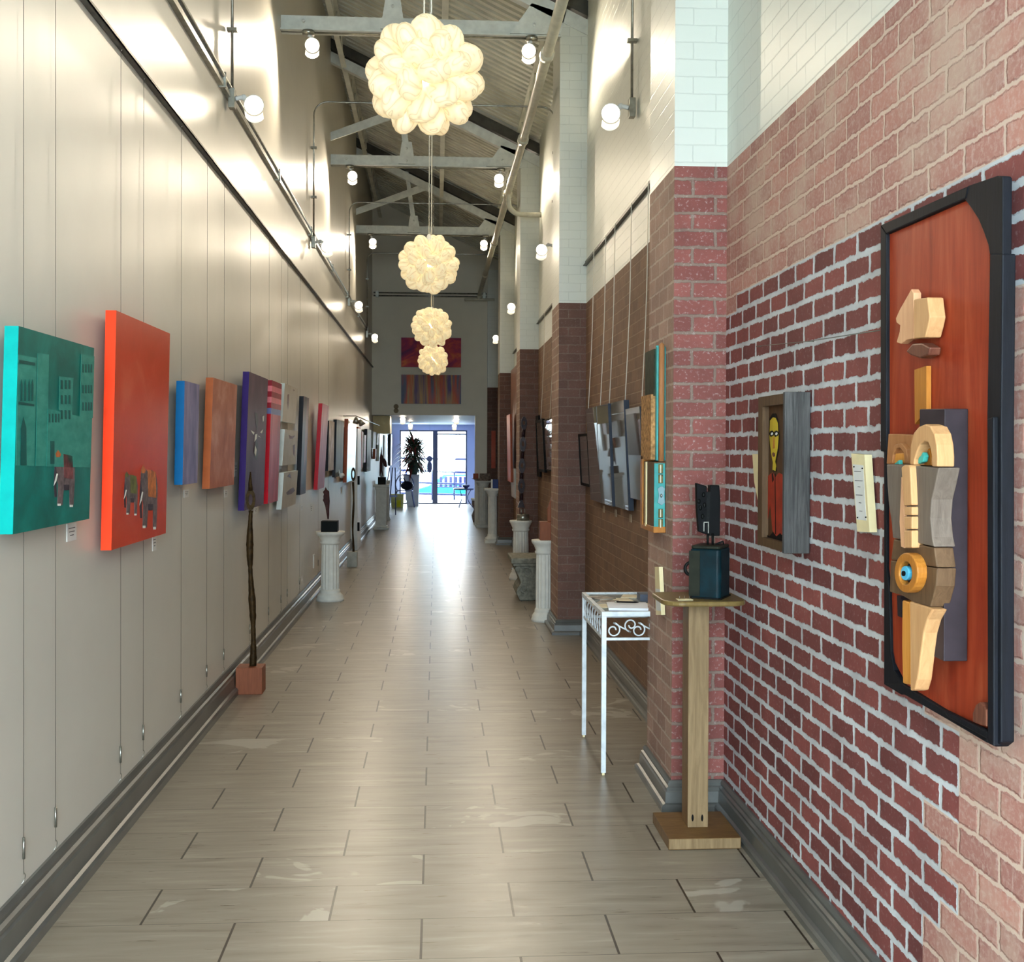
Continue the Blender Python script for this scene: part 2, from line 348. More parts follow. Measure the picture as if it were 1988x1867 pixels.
# ---------------------------------------------------------------- glass street door + front glazing
M_ALU = plain('dark_aluminium_frame', (70, 74, 96), .4, .2, .05)
mx = -.03
def frame(nm, x0, x1, z0, z1, y, w, m, label, bars=()):
    t = thing(nm, label, None, ((x0+x1)/2, y, z0)); t['kind'] = 'structure'; g = G()
    for a, b in (((x0, z0), (x0+w, z1)), ((x1-w, z0), (x1, z1)), ((x0+w, z0), (x1-w, z0+w)), ((x0+w, z1-w), (x1-w, z1))): g.box((a[0], y, a[1]), (b[0], y+.05, b[1]), m)
    for za in bars: g.box((x0+w, y, za), (x1-w, y+.05, za+w), m)
    build('frame', g, t); g = G(); g.box((x0+w, y+.02, z0+w), (x1-w, y+.026, z1-w), M_GLASS); build('pane', g, t); return t
frame('window_1', GX0, mx-.03, 0, GZ, YD+.03, .04, M_ALU, 'fixed glass side light left of the street door')
d = frame('door_1', mx+.03, GX1, 0, GZ, YD+.03, .04, M_ALU, 'glazed street door with transom at the far end', (1.93,))
g = G(); g.tube([(.1, YD-.02, .9), (.1, YD-.02, 1.25)], .012, M_GALV); g.tube([(.1, YD+.04, .93), (.1, YD-.02, .93)], .008, M_GALV); g.tube([(.1, YD+.04, 1.22), (.1, YD-.02, 1.22)], .008, M_GALV); build('door_handle', g, d)
g = G(); g.box((mx-.035, YD-.01, 0), (mx+.035, YD+.1, GZ), M_ALU); struct('trim_1', g, 'dark mullion between side light and street door')
frame('window_2', XL+.04, XR-.04, 0, 3.75, Y0-.06, .05, M_WHITEP, 'tall glazed shop front at the entrance end', (2.3,))
# ---------------------------------------------------------------- trusses, joists
def truss(y, label):
    t = thing('roof_truss', label, 'truss', (0, y, 4.98), 'white steel roof trusses across the hall')
    zb = 4.985; zt = zb+.135
    g = G(); g.box((XL, y-.008, zb), (XP+.01, y+.008, zt), M_STEEL); g.box((XL, y-.06, zb), (XP+.01, y+.06, zb+.012), M_STEEL); build('tie_beam', g, t)
    a, b = Vector((XL, y, ztop(XL)-.04)), Vector((XR, y, ztop(XR)-.04)); dn = Vector((0, 0, -.13))
    g = G(); g.prism([a+Vector((0, -.05, 0)), b+Vector((0, -.05, 0)), b+dn+Vector((0, -.05, 0)), a+dn+Vector((0, -.05, 0))], (0, .1, 0), M_STEEL)
    g.prism([a+Vector((0, -.07, .02)), b+Vector((0, -.07, .02)), b+Vector((0, -.07, .15)), a+Vector((0, -.07, .15))], (0, .14, 0), M_GAPSHADE); build('rafter', g, t)
    g = G(); g.prism([(-.40, y-.03, zt-.02), (-.32, y-.03, zt-.02), (-.46, y-.03, 5.99), (-.52, y-.03, 5.99)], (0, .04, 0), M_STEEL); build('web_post', g, t)
    g = G(); g.prism([(XL, y-.04, 5.28), (XL, y-.04, 5.38), (-.15, y-.04, 5.82), (-.1, y-.04, 5.72)], (0, .03, 0), M_STEEL); build('web_diagonal', g, t)
    g = G(); g.prism([(.60, y-.05, zb+.02), (XP, y-.05, zb+.02), (XP+.05, y-.05, 5.20), (.98, y-.05, 5.2), (.78, y-.05, 5.26)], (0, .03, 0), M_STEEL); build('gusset_plate', g, t)
    g = G(); g.prism([(-.47, y-.05, zb+.03), (-.27, y-.05, zb+.03), (-.31, y-.05, 5.28), (-.43, y-.05, 5.28)], (0, .02, 0), M_STEEL); build('gusset_plate', g, t)
    for bx, bz in ((-.37, 5.05), (-.37, 5.2), (.8, 5.08), (.95, 5.08), (.98, 5.2), (-1.1, 5.06)):
        g = G(); g.lathe([(.014, 0), (.014, .012)], (bx, y-.05, bz), M_STEEL, 8, axis=(0, -1, 0)); build('bolt', g, t)
    return t
for y, lb in ((9.74, 'nearest white steel roof truss, behind the largest glowing pendant'), (14.3, 'middle white steel roof truss, bracket on its tie beam'), (18.8, 'farthest white steel roof truss, just above the second pendant')): truss(y, lb)
for x, lb in ((-1.13, 'lattice roof joist running along the off-white wall side'), (.07, 'lattice roof joist running down the middle under the deck'), (1.0, 'lattice roof joist running above the right wall')):
    zt = ztop(x)+.14; y0 = 6.; y1 = YE; t = thing('lattice_joist', lb, 'joist', (x, y0, zt-.3), 'open web joists under the roof deck')
    g = G(); g.box((x-.03, y0, zt-.02), (x+.03, y1, zt), M_DECK); build('top_chord', g, t)
    g = G(); g.box((x-.03, y0, zt-.30), (x+.03, y1, zt-.28), M_DECK); build('bottom_chord', g, t)
    g = G(); yy = y0; k = 0
    while yy < y1-.3:
        g.tube([(x, yy, zt-.29 if k % 2 else zt-.01), (x, yy+.3, zt-.01 if k % 2 else zt-.29)], .01, M_DECK, 4); yy += .3; k += 1
    build('web_lattice', g, t)
# sprinkler pipe
t = thing('sprinkler_pipe', 'long cream sprinkler main pipe running high along the right pillars', 'pipe', (.85, 3, 4.62))
g = G(); g.tube([(.85, y, 4.62) for y in (4, 10, 16, 23.2)], .042, M_PIPE, 14); build('main_pipe', g, t)
for y in (7.2, 9.0, 11.5, 14.0, 17.3, 20.5):
    g = G(); g.tube([(.85, y, 4.62), (.85, y+.1, 4.62)], .056, M_PIPE, 14); build('coupling', g, t)
g = G(); g.tube(bez([(.85, 13.9, 4.6), (.86, 13.9, 4.45), (.93, 13.9, 4.37), (1.05, 13.95, 4.36), (XR, 13.95, 4.36)], 5), .03, M_PIPE, 10); build('branch_pipe', g, t)
g = G(); g.tube([(.85, 23.2, 4.62), (.85, 23.2, 4.52)], .05, M_PIPE, 12); g.tube([(.55, 23.2, 4.52), (1.15, 23.2, 4.52)], .025, M_PIPE, 8); build('end_tee', g, t)
# ---------------------------------------------------------------- lamps
M_LENS = emis('lit_lamp_lens', (255, 236, 205), 5.5)
def lamp_light(nm, loc, power, col=WARM, radius=.05, parent=None, aim=None):
    l = bpy.data.lights.new(nm, 'SPOT' if aim else 'POINT'); l.energy = power
    l.specular_factor = 0.0   # the emissive lens itself is what surfaces reflect
    if aim: l.spot_size = math.radians(118 if power < 40 else 160); l.spot_blend = .9; l.color = col; l.shadow_soft_size = radius
    o = bpy.data.objects.new(nm, l); COL.objects.link(o)
    if parent is not None: o.parent = parent; o.location = Vector(loc)-Vector(parent['_o'])
    else: o.location = loc
    if aim: o.rotation_mode = 'QUATERNION'; o.rotation_quaternion = Vector(aim).to_track_quat('-Z', 'Y')
def spot(base, head, aim, label, group, power, r=.055, turn=0):
    t = thing('spotlight', label, 'spotlight', base, group); base = Vector(base); head = Vector(head); aim = Vector(aim).normalized()
    back = head-aim*.09
    g = G(); g.tube(bez([base, (base+back)/2+Vector((0, 0, .02)), back], 4), .014, M_WHITEP, 8); g.ell((base+back)/2+Vector((0, 0, .02)), (.02, .02, .02), M_WHITEP, 8, 6); build('swivel_arm', g, t)
    g = G(); g.lathe([(.022, -.1), (.03, -.07), (.034, -.045), (r, -.006), (r, 0), (r-.006, -.002)], head, M_WHITEP, 18, axis=aim); hd = build('lamp_head', g, t)
    g = G(); g.lathe([(r-.006, .0), (r*.8, .006), (.01, .009)], head, M_LENS, 18, axis=aim); build('lens', g, hd)
    g = G(); sd = aim.cross(Vector((0, 0, 1))).normalized(); dn = aim.cross(sd).normalized()
    if dn.z > 0: dn = -dn
    pts = [head+dn*(r+.004)*math.cos(a)+sd*(r+.004)*math.sin(a) for a in [k*.25 for k in range(-4, 5)]]
    for i in range(8): g.prism([pts[i], pts[i+1], pts[i+1]+aim*.06+dn*.03, pts[i]+aim*.06+dn*.03], dn*.002, M_WHITEP)
    build('visor', g, hd)
    lamp_light('lamp_glow', head+aim*.07, power, parent=t, radius=.045, aim=aim+Vector((turn, 0, -.35)))
    return t
ZH = 5.08
hoops = [(7.25, 'nearest', 3.74), (12.0, 'second', 3.70), (16.85, 'third', 3.70), (21.2, 'farthest', 3.66)]
for k, (y, nm, zb) in enumerate(hoops):
    t = thing('conduit_hoop', nm+' thin metal conduit arching over the hall between two wall lamps', 'conduit', (0, y, zb), 'lamp conduits crossing the hall')
    g = G(); xl, xr = XL+.035, XR-.035; rr = .14; P = [(xl, y, zb)]
    for a in range(0, 7): P.append((xl+rr-rr*math.cos(a*math.pi/12), y, ZH-rr+rr*math.sin(a*math.pi/12)))
    P += [(xr-rr+rr*math.sin(a*math.pi/12), y, ZH-rr+rr*math.cos(a*math.pi/12)) for a in range(0, 7)]+[(xr, y, zb)]
    g.tube(P, .009, M_GALV, 8); pp = build('conduit_pipe', g, t)
    for x in (xl, xr):
        g = G(); g.box((x-.02, y-.03, zb-.11), (x+.02, y+.03, zb+.01), M_GALV); build('junction_box', g, t, bevel=.004)
        for zz in (4.1, 4.6): g = G(); g.box((x-.03, y-.02, zz), (x+.03, y+.02, zz+.02), M_GALV); build('pipe_clip', g, pp)
    for sd, x in ((1, xl), (-1, xr)):
        side = 'left' if sd > 0 else 'right'
        spot((x+sd*.02, y, zb-.05), (x+sd*.14, y-.05, zb-.10), (sd*.25, -.85, -.4), '%s lit white spotlight on the %s wall conduit' % (nm, 'off-white' if sd > 0 else 'brick side'), 'spotlights along the side walls', P_LAMP, .062, sd*.45)
for y, nm in ((9.74, 'nearest'), (14.3, 'middle'), (18.8, 'farthest')):
    z = 4.965; t = thing('track_conduit', 'thin conduit with round boxes under the %s truss tie beam' % nm, 'conduit', (0, y, z), 'conduits under the tie beams')
    g = G(); g.tube([(-1.06, y-.05, z), (.78, y-.05, z)], .009, M_GALV, 8); build('conduit_pipe', g, t)
    for x in (-1.06, .78):
        g = G(); g.lathe([(.05, 0), (.05, .035)], (x, y-.05, z-.02), M_GALV, 16); build('junction_box', g, t)
    if nm == 'middle':
        g = G()
        for dx in (-.03, .03): g.tube([(-.05+dx, y-.07, z+.02), (-.05+dx, y-.07, z-.03), (-.05+dx*2.4, y-.07, z-.03)], .008, M_GALV, 6)
        build('cord_bracket', g, t)
    for x, w in ((-1.06, 'left'), (.78, 'right')):
        spot((x, y-.05, z-.02), (x+(.04 if w == 'left' else -.03), y-.13, z-.13), (.05 if w == 'left' else -.05, -.9, -.42), '%s lit spotlight hanging under the %s truss' % (w, nm), 'spotlights under the trusses', P_TRUSS, .062)
for px, py, lb in ((782, 814, 'left front lit ceiling spotlight of the far room'), (797, 826, 'left rear lit ceiling spotlight of the far room'), (886, 814, 'right front lit ceiling spotlight of the far room'), (882, 827, 'right rear lit ceiling spotlight of the far room')):
    Y = 25.2 if py < 820 else 29.5; p = on(1, Y, px, py); spot((p.x, Y, OZ), (p.x, Y-.03, p.z), (0, -.9, -.4), lb, 'ceiling spotlights of the far room', P_FAR, .06)
t = thing('wall_pipe', 'pair of thin metal pipes running across the end wall above the abstract paintings', 'pipe', (0, YE-.03, 4.6))
for zz in (4.66, 4.60): g = G(); g.tube([(XL+.03, YE-.04, zz), (XP-.02, YE-.04, zz)], .014, M_GALV, 8); build('pipe_run', g, t)
for x in (XL+.1, .95): g = G(); g.box((x-.03, YE-.06, 4.57), (x+.03, YE-.003, 4.69), M_GALV); build('pipe_clamp', g, t)
p, q = on(0, XR-.02, 1468, 672), on(0, XR-.02, 1708, 641); g = G(); g.tube([p, p.lerp(q, .5)+Vector((0, 0, -.006)), q], .0016, M_WIRE, 5); o = build('wall_wire', g, None, 'thin grey wire strung along the brick to the big red panel', 'wire')
for c in (p, p.lerp(q, .5)+Vector((0, 0, -.006))): g = G(); g.tube([c, Vector((XR, c.y, c.z))], .002, M_GALV, 6); build('nail', g, o)
# rails on the left wall
g = G(); g.box((XL, Y0, 3.170), (XL+.012, YE, 3.205), M_RAIL); g.box((XL, Y0, 3.166), (XL+.03, YE, 3.172), M_RAIL); g.box((XL+.026, Y0, 3.166), (XL+.03, YE, 3.182), M_RAIL)
build('picture_rail', g, None, 'grey metal picture rail along the off-white wall carrying the wires', 'rail')
t = thing('strut_channel', 'paired metal channel and conduit running high on the off-white wall', 'conduit', (XL, 0, 3.70))
g = G(); g.box((XL, Y0, 3.69), (XL+.03, YE, 3.715), M_GALV); build('channel', g, t)
g = G(); g.tube([(XL+.025, Y0, 3.755), (XL+.025, YE, 3.755)], .013, M_GALV, 8); build('conduit_pipe', g, t)
for k in range(8):
    y = 4.6+2.4*k; g = G(); g.box((XL, y, 3.685), (XL+.042, y+.02, 3.775), M_GALV); build('strap', g, t)
# ---------------------------------------------------------------- petal pendants
t_ = NT('glowing_petal_shade', .5); p_ = t_.obj(); s_ = t_.n('VectorMath', [p_, (0, 0, .07)], operation='SUBTRACT')
w_ = t_.noise(t_.mapp(s_, (1, 1, .55)), 13, 1.5, .4, dist=.6); w_ = t_.ma('PINGPONG', t_.ma('MULTIPLY', w_, 6.), .5)
c_ = t_.ramp(w_, [(.0, (190, 180, 150)), (.12, (242, 233, 204)), (.6, (255, 248, 226))]); t_.col(c_)
t_.put(t_.b.inputs['Emission Color'], c_); t_.b.inputs['Emission Strength'].default_value = .2
_tr = t_.t.nodes.new('ShaderNodeBsdfTranslucent'); _tr.inputs[0].default_value = (.95, .88, .7, 1)
_mx = t_.t.nodes.new('ShaderNodeMixShader'); _mx.inputs[0].default_value = .45
t_.t.links.new(t_.b.outputs[0], _mx.inputs[1]); t_.t.links.new(_tr.outputs[0], _mx.inputs[2]); t_.t.links.new(_mx.outputs[0], t_.t.nodes['Material Output'].inputs[0])
M_PETAL = t_.m; M_BULB = emis('lit_bulb', (255, 225, 170), 25.)
pc = [(4.93, -.057, 3.118, 'largest and nearest glowing white petal pendant lamp'), (9.58, -.065, 3.068, 'second glowing petal pendant lamp from the viewer'), (14.14, -.061, 3.024, 'third glowing petal pendant lamp, overlapping the smallest'), (18.64, -.054, 2.965, 'smallest and farthest petal pendant lamp before the end wall')]
def make_pendant():
    t = thing('petal_pendant', pc[0][3], 'pendant lamp', (0, 0, 0), 'petal pendant lamps')
    g = G(); V = []; Fc = []; n = 12; prof = [(.006, .0), (.026, .03), (.046, .075), (.062, .118), (.066, .148), (.058, .176), (.040, .196), (.020, .207), (.004, .210)]
    for r, z in prof:
        for k in range(n):
            a = 2*math.pi*k/n; V.append((r*1.05*math.cos(a), r*.74*math.sin(a), z))
    for i in range(len(prof)-1):
        for k in range(n): Fc.append((i*n+k, i*n+(k+1) % n, (i+1)*n+(k+1) % n, (i+1)*n+k))
    Fc.append(tuple((len(prof)-1)*n+k for k in range(n)))
    g.mesh(V, Fc, M_PETAL, True); first = None; N = 40
    for i in range(N):
        z = 1-2*(i+.5)/N; ph = i*2.399963; d = Vector((math.sqrt(1-z*z)*math.cos(ph), math.sqrt(1-z*z)*math.sin(ph), z))
        if first is None: first = o = build('petal', g, t, origin=(0, 0, 0))
        else: o = first.copy(); COL.objects.link(o); o.parent = t
        q = d.to_track_quat('Z', 'Y') @ Matrix.Rotation(rnd.uniform(-1.6, 1.6), 3, 'Z').to_quaternion()
        o.rotation_mode = 'QUATERNION'; o.rotation_quaternion = q; sc = rnd.uniform(.94, 1.06); o.scale = (sc, sc, sc); o.location = d*.046
    g = G(); g.ell((0, 0, 0), (.045, .045, .055), M_BULB, 14, 8); build('bulb', g, t, origin=(0, 0, 0))
    g = G(); top = 2.73
    g.tube([(0, 0, .05), (.0, 0, top)], .004, M_CORD, 6); build('electric_cord', g, t)
    g = G(); g.tube([(.0, 0, .18), (.03, 0, .26), (.035, 0, top)], .003, M_CORD, 6); build('hanging_cable', g, t)
    g = G(); g.lathe([(.02, .16), (.028, .2), (.01, .24)], (0, 0, 0), M_WHITEP, 12); build('canopy_cap', g, t)
    lamp_light('bulb_glow', (0, 0, 0), P_BALL, (1, .9, .7), .06, t)
    return t
pend = make_pendant(); pend['_o'] = [0, 0, 0]
for i, (y, x, z, lb) in enumerate(pc):
    o = pend if i == 0 else copy_tree(pend); o.location = (x, y, z); o['label'] = lb; o.rotation_euler.z = i*.9
    for ch in o.children:
        if ch.name.startswith(('electric_cord', 'hanging_cable')): ch.scale.z = (5.955-z)/2.73
# ================================================================ art on the left wall
def left_face(nt, nb, ft, fb, Xt=-1.21, Xb=-1.235):
    a, b, c, d = on(0, Xt, *nt), on(0, Xb, *nb), on(0, Xt, *ft), on(0, Xb, *fb)
    yn, yf = (a.y+b.y)/2, (c.y+d.y)/2; zt, zb = (a.z+c.z)/2, (b.z+d.z)/2
    return [Vector((Xt, yn, zt)), Vector((Xb, yn, zb)), Vector((Xb, yf, zb)), Vector((Xt, yf, zt))]   # near top, near bottom, far bottom, far top
def plane_px(q, off, x, y):
    n = (q[1]-q[0]).cross(q[3]-q[0]).normalized()
    if n.x*(-q[0].x) < 0: n = -n
    p0 = q[0]+n*off; d = ray(x, y); return EYE+d*((p0-EYE).dot(n)/d.dot(n))
def canvas(name, label, q, thick, mface, medge, motifs=(), group='canvases on the off-white wall', cat='painting', stripes=None):
    sg = 1 if q[0].x < 0 else -1
    bk = [p-Vector((sg*thick, 0, 0)) for p in q]; g = G(); g.hexa(bk+list(q), medge, mface)
    if stripes:
        for z0, z1, m in stripes:     # fractions from the top
            L = lambda a, b, t: a+(b-a)*t
            e = .0006; k = [L(q[0], q[1], z0), L(q[0], q[1], z1), L(q[3], q[2], z1), L(q[3], q[2], z0)]
            g.prism([p+Vector((sg*e, -e, 0)) for p in k], (-sg*(thick+e), 0, 0), m)
    o = build(name, g, None, label, cat, group)
    for mn, polys in motifs:
        g = G()
        for i, (m, pts) in enumerate(polys):
            P = [plane_px(q, .0008+.0004*(min(i, 5)), *p) for p in pts]; g.prism(P, (-sg*.0006, 0, 0), m)
        build(mn, g, o)
    return o
def Z4(pts, s=3.59, x0=0, y0=580): return [(x0+u/s, y0+v/s) for u, v in pts]
M_TEAL = paint('teal_canvas_paint', [(.3, (0, 84, 76)), (.5, (0, 108, 98)), (.7, (22, 130, 118))], 5, rough=.35)
M_TEALE = plain('bright_teal_edge', (0, 160, 152), .4, 0, .05); M_TEALB = paint('pale_teal_palace', [(.3, (32, 124, 112)), (.7, (62, 146, 130))], 14, (1, 2, 1)); M_TEALD = plain('dark_teal', (0, 82, 76), .4, 0, .08)
M_ORG = paint('orange_red_canvas_paint', [(.3, (196, 58, 16)), (.55, (206, 66, 34)), (.72, (214, 92, 62))], 3.5, rough=.3)
M_ORGE = plain('bright_orange_red_edge', (246, 66, 30), .4, 0, .03)
M_ELE = plain('painted_elephant_grey', (104, 90, 90), .5, 0, .25, 40); M_ELD = plain('painted_dark_grey', (58, 50, 58), .5, 0, .2, 30); M_TUSK = plain('painted_tusk_white', (232, 232, 222), .5)
M_PR = plain('painted_maroon', (116, 66, 66), .5, 0, .25, 40); M_POR = plain('painted_orange_cap', (186, 108, 60), .5, 0, .2, 30); M_POL = plain('painted_olive', (104, 104, 54), .5, 0, .2, 30)
def elephant(bx, by, w, h, cloth):
    f = lambda pts: Z4([(bx+w*a/100, by+h*b/100) for a, b in pts])
    return [(M_ELE, f([(12, 2), (28, 0), (45, 6), (68, 4), (90, 10), (99, 30), (97, 62), (92, 97), (74, 97), (74, 66), (48, 66), (42, 95), (18, 95), (22, 60), (12, 38), (8, 18)])),
            (M_ELD, f([(8, 20), (18, 40), (14, 62), (16, 80), (6, 80), (2, 58), (4, 36)])), (M_ELD, f([(48, 58), (74, 58), (72, 68), (50, 68)])),
            (M_TUSK, f([(16, 38), (22, 39), (14, 52), (2, 60), (8, 50)])), (cloth[0], f([(46, 3), (88, 7), (92, 22 if len(cloth) < 2 else 48), (50, 20 if len(cloth) < 2 else 46)])),
            (cloth[-1], f([(10, 3), (22, -4), (36, 4), (30, 9), (14, 9)])), (M_TUSK, f([(20, 92), (34, 92), (34, 96), (20, 96)])), (M_TUSK, f([(76, 94), (90, 94), (90, 98), (76, 98)]))]
pal = [(M_TEALB, Z4(p)) for p in ([(128, 388), (255, 412), (240, 1165), (112, 1160)], [(262, 378), (342, 388), (330, 1165), (250, 1165)], [(414, 540), (512, 552), (500, 862), (410, 770)], [(566, 385), (658, 400), (648, 830), (556, 850)], [(334, 765), (640, 840), (632, 1175), (326, 1168)])]
win = []
for x in (142, 168, 196, 218): win.append([(x, 600), (x+8, 560), (x+16, 600), (x+14, 712), (x, 712)])
win += [[(142, 1160), (146, 900), (164, 820), (184, 900), (186, 1160)], [(136, 425), (246, 445), (246, 465), (136, 448)], [(130, 715), (240, 735), (240, 750), (128, 735)], [(350, 1150), (350, 990), (380, 990), (380, 1150)]]
for r_, yy in enumerate((565, 670, 775)):
    for x in (424, 452, 478): win.append([(x, yy), (x+14, yy+3), (x+14, yy+65), (x, yy+62)])
for yy in (455, 600, 720):
    for x in (574, 594, 614, 632): win.append([(x, yy), (x+11, yy+2), (x+11, yy+60), (x, yy+58)])
for x in (340, 362, 384, 404): win.append([(x, 800), (x+11, 802), (x+11, 862), (x, 860)])
q = left_face((36, 632), (25, 1037), (183, 676), (173, 1007), -1.215, -1.232)
canvas('teal_palace_painting', 'teal canvas painting of a palace and one elephant, nearest on the off-white wall', q, .04, M_TEAL, M_TEALE,
       [('painted_palace', pal+[(M_TEALD, Z4(w)) for w in win]), ('painted_elephant', elephant(372, 1068, 152, 390, (M_PR, M_POR)))])
q = left_face((225, 602), (217, 1067), (329, 647), (323, 1035), -1.212, -1.230)
canvas('orange_elephant_painting', 'tall orange-red canvas painting with two walking elephants', q, .04, M_ORG, M_ORGE,
       [('painted_elephant', elephant(862, 1215, 100, 300, (M_POL, M_POR, M_POL))), ('painted_elephant', elephant(970, 1175, 130, 440, (M_POR, M_POL, M_POR)))])
def simple(nm, lb, nt, nb, ft, fb, mf, me, Xt=-1.205, Xb=-1.235, th=.04, **k):
    return canvas(nm, lb, left_face(nt, nb, ft, fb, Xt, Xb), th, mf, me, **k)
M_BLUE = paint('blue_lilac_paint', [(.3, (84, 84, 120)), (.5, (128, 122, 158)), (.62, (160, 146, 174)), (.75, (140, 80, 96))], 5, (1.5, .5, 1)); M_BLUEE = plain('bright_blue_edge', (0, 92, 146), .4, 0, .04)
M_COP = paint('copper_paint', [(.3, (150, 78, 52)), (.5, (178, 106, 78)), (.65, (200, 140, 116)), (.75, (160, 110, 120))], 4, (1, 1, 1)); M_COPE = plain('copper_brown_edge', (164, 84, 42), .35, 0, .05)
M_PUR = paint('dusky_purple_paint', [(.3, (70, 48, 66)), (.6, (92, 68, 84)), (.72, (110, 84, 96)), (.8, (40, 22, 36))], 3.5, (1, .5, 1)); M_PURE = plain('deep_violet_edge', (46, 22, 92), .5, 0, .05)
M_RED = paint('glossy_red_paint', [(.3, (128, 26, 38)), (.55, (168, 36, 46)), (.7, (190, 90, 96))], 4, (1.5, .35, 1), .4); M_REDE = plain('bright_red_edge', (190, 12, 32), .3, 0, .04)
M_PINK = plain('pink_stripe', (224, 118, 128), .4, 0, .06); M_DRED = plain('dark_red_stripe', (150, 26, 40), .4, 0, .08); M_BSTR = plain('blue_grey_stripe', (104, 112, 160), .4, 0, .06)
M_WCAN = paint('white_canvas_paint', [(.3, (186, 176, 160)), (.7, (204, 196, 182))], 4); M_WCE = plain('white_canvas_edge', (206, 212, 206), .5, 0, .03)
M_SPL = plain('dark_paint_splatter', (92, 56, 56), .4, 0, .3, 30); M_BLK = paint('dark_rose_paint', [(.3, (26, 24, 34)), (.5, (50, 40, 52)), (.62, (120, 70, 76)), (.75, (40, 34, 44))], 3, (1.5, .5, 1), .4); M_BLKE = plain('black_canvas_edge', (20, 20, 26), .4)
M_GOLD = paint('gold_abstract_paint', [(.3, (120, 84, 70)), (.5, (168, 140, 100)), (.7, (190, 160, 150))], 6); M_GREYC = paint('grey_stripe_paint', [(.35, (70, 74, 72)), (.5, (112, 120, 116)), (.7, (70, 62, 54))], 5, (4, .2, 1))
M_GLARE = paint('pale_paint_with_glare', [(.3, (226, 214, 214)), (.6, (236, 226, 222)), (.75, (196, 150, 110))], 3.5, (1, .6, 1), .2, spec=.5); M_ORBR = plain('orange_brown_edge', (150, 70, 34), .4)  # on the large canvas the pale tones paint in the door-light glare
simple('blue_canvas_painting', 'small lilac canvas painting with bright blue edge', (358, 738), (355, 941), (387.5, 747.5), (383, 937), M_BLUE, M_BLUEE, -1.215, -1.225)
simple('copper_canvas_painting', 'copper brown canvas painting between the blue and the purple one', (413, 732), (408, 948), (459.5, 747.5), (455, 941), M_COP, M_COPE, -1.21, -1.23)
def sw(xy, pts, s=4.667, x0=320, y0=680): return [(x0+u/s, y0+v/s) for u, v in pts]
K = lambda pts: sw(0, pts)
simple('purple_canvas_painting', 'tall dusky purple canvas painting with violet edge, behind the thin staff sculpture', (483, 720), (475, 991), (518, 736), (514, 978), M_PUR, M_PURE, -1.195, -1.225,
       motifs=[('painted_splash', [(M_BLKE, K([(815, 560), (840, 570), (848, 640), (835, 740), (822, 640)])), (M_BLKE, K([(828, 800), (845, 850), (838, 1000), (810, 960), (805, 900)])), (M_TUSK, K([(778, 722), (812, 742), (806, 764), (792, 748)])), (M_TUSK, K([(892, 712), (880, 752), (862, 744)])), (M_TUSK, K([(818, 762), (838, 756), (832, 800), (812, 830)])), (M_TUSK, K([(846, 770), (872, 790), (850, 782)])), (M_TUSK, K([(885, 600), (900, 590), (896, 640), (888, 650)])), (M_TUSK, K([(820, 860), (832, 900), (826, 960), (812, 930)]))])])
q = left_face((527, 738), (521, 979), (545, 744), (541, 970), -1.2, -1.23)
canvas('red_striped_painting', 'glossy red canvas painting with pink stripes and a blue band at the top', q, .04, M_RED, M_REDE, stripes=[(.0, .045, M_DRED), (.045, .09, M_PINK), (.09, .135, M_DRED), (.135, .18, M_PINK), (.18, .225, M_DRED), (.225, .272, M_BSTR)])
for nm, nt, nb, ft, fb, sp in (('uppermost', (551, 744), (550, 818), (577, 753), (575, 823), [[(1112, 400), (1126, 396), (1124, 470), (1116, 540), (1110, 470)], [(1165, 352), (1176, 360), (1168, 372)]]),
                               ('middle', (551, 833), (550, 903), (577, 836), (576, 901), [[(1125, 765), (1150, 780), (1180, 770), (1160, 800), (1130, 800)], [(1160, 860), (1180, 850), (1175, 960), (1165, 940)]]),
                               ('lowest', (549.5, 917), (548, 989), (577, 914), (575, 977), [[(1100, 1290), (1130, 1260), (1165, 1240), (1180, 1270), (1150, 1300), (1110, 1310)], [(1110, 1140), (1135, 1110), (1145, 1160)]])):
    simple('white_square_painting', nm+' of three small white square canvases with splatters', nt, nb, ft, fb, M_WCAN, M_WCE, -1.205, -1.225, group='stack of three white canvases', motifs=[('paint_splatter', [(M_SPL, K(s)) for s in sp])])
simple('dark_rose_painting', 'tall near-black canvas painting with a rose streak', (588, 767), (584.5, 960.5), (598, 773), (595, 956), M_BLK, M_BLKE, -1.2, -1.23)
simple('red_canvas_painting', 'tall plain crimson canvas painting above the black plinth sculpture', (624, 781), (618, 950), (637, 788), (630.6, 945.5), M_RED, M_REDE, -1.18, -1.23)
simple('gold_canvas_painting', 'mottled gold and rose canvas just past the crimson one', (638, 816), (638, 914), (649, 819), (648, 912), M_GOLD, M_BLKE, -1.21, -1.22)
simple('grey_striped_painting', 'narrow grey upright striped canvas with black edge', (653, 814), (652, 926), (667, 818), (666, 922), M_GREYC, M_BLKE, -1.2, -1.215)
simple('pale_glossy_painting', 'large pale glossy canvas with orange-brown edge catching the door light', (675, 814), (674, 935), (691, 817), (690.5, 931), M_GLARE, M_ORBR, -1.18, -1.2, .05)
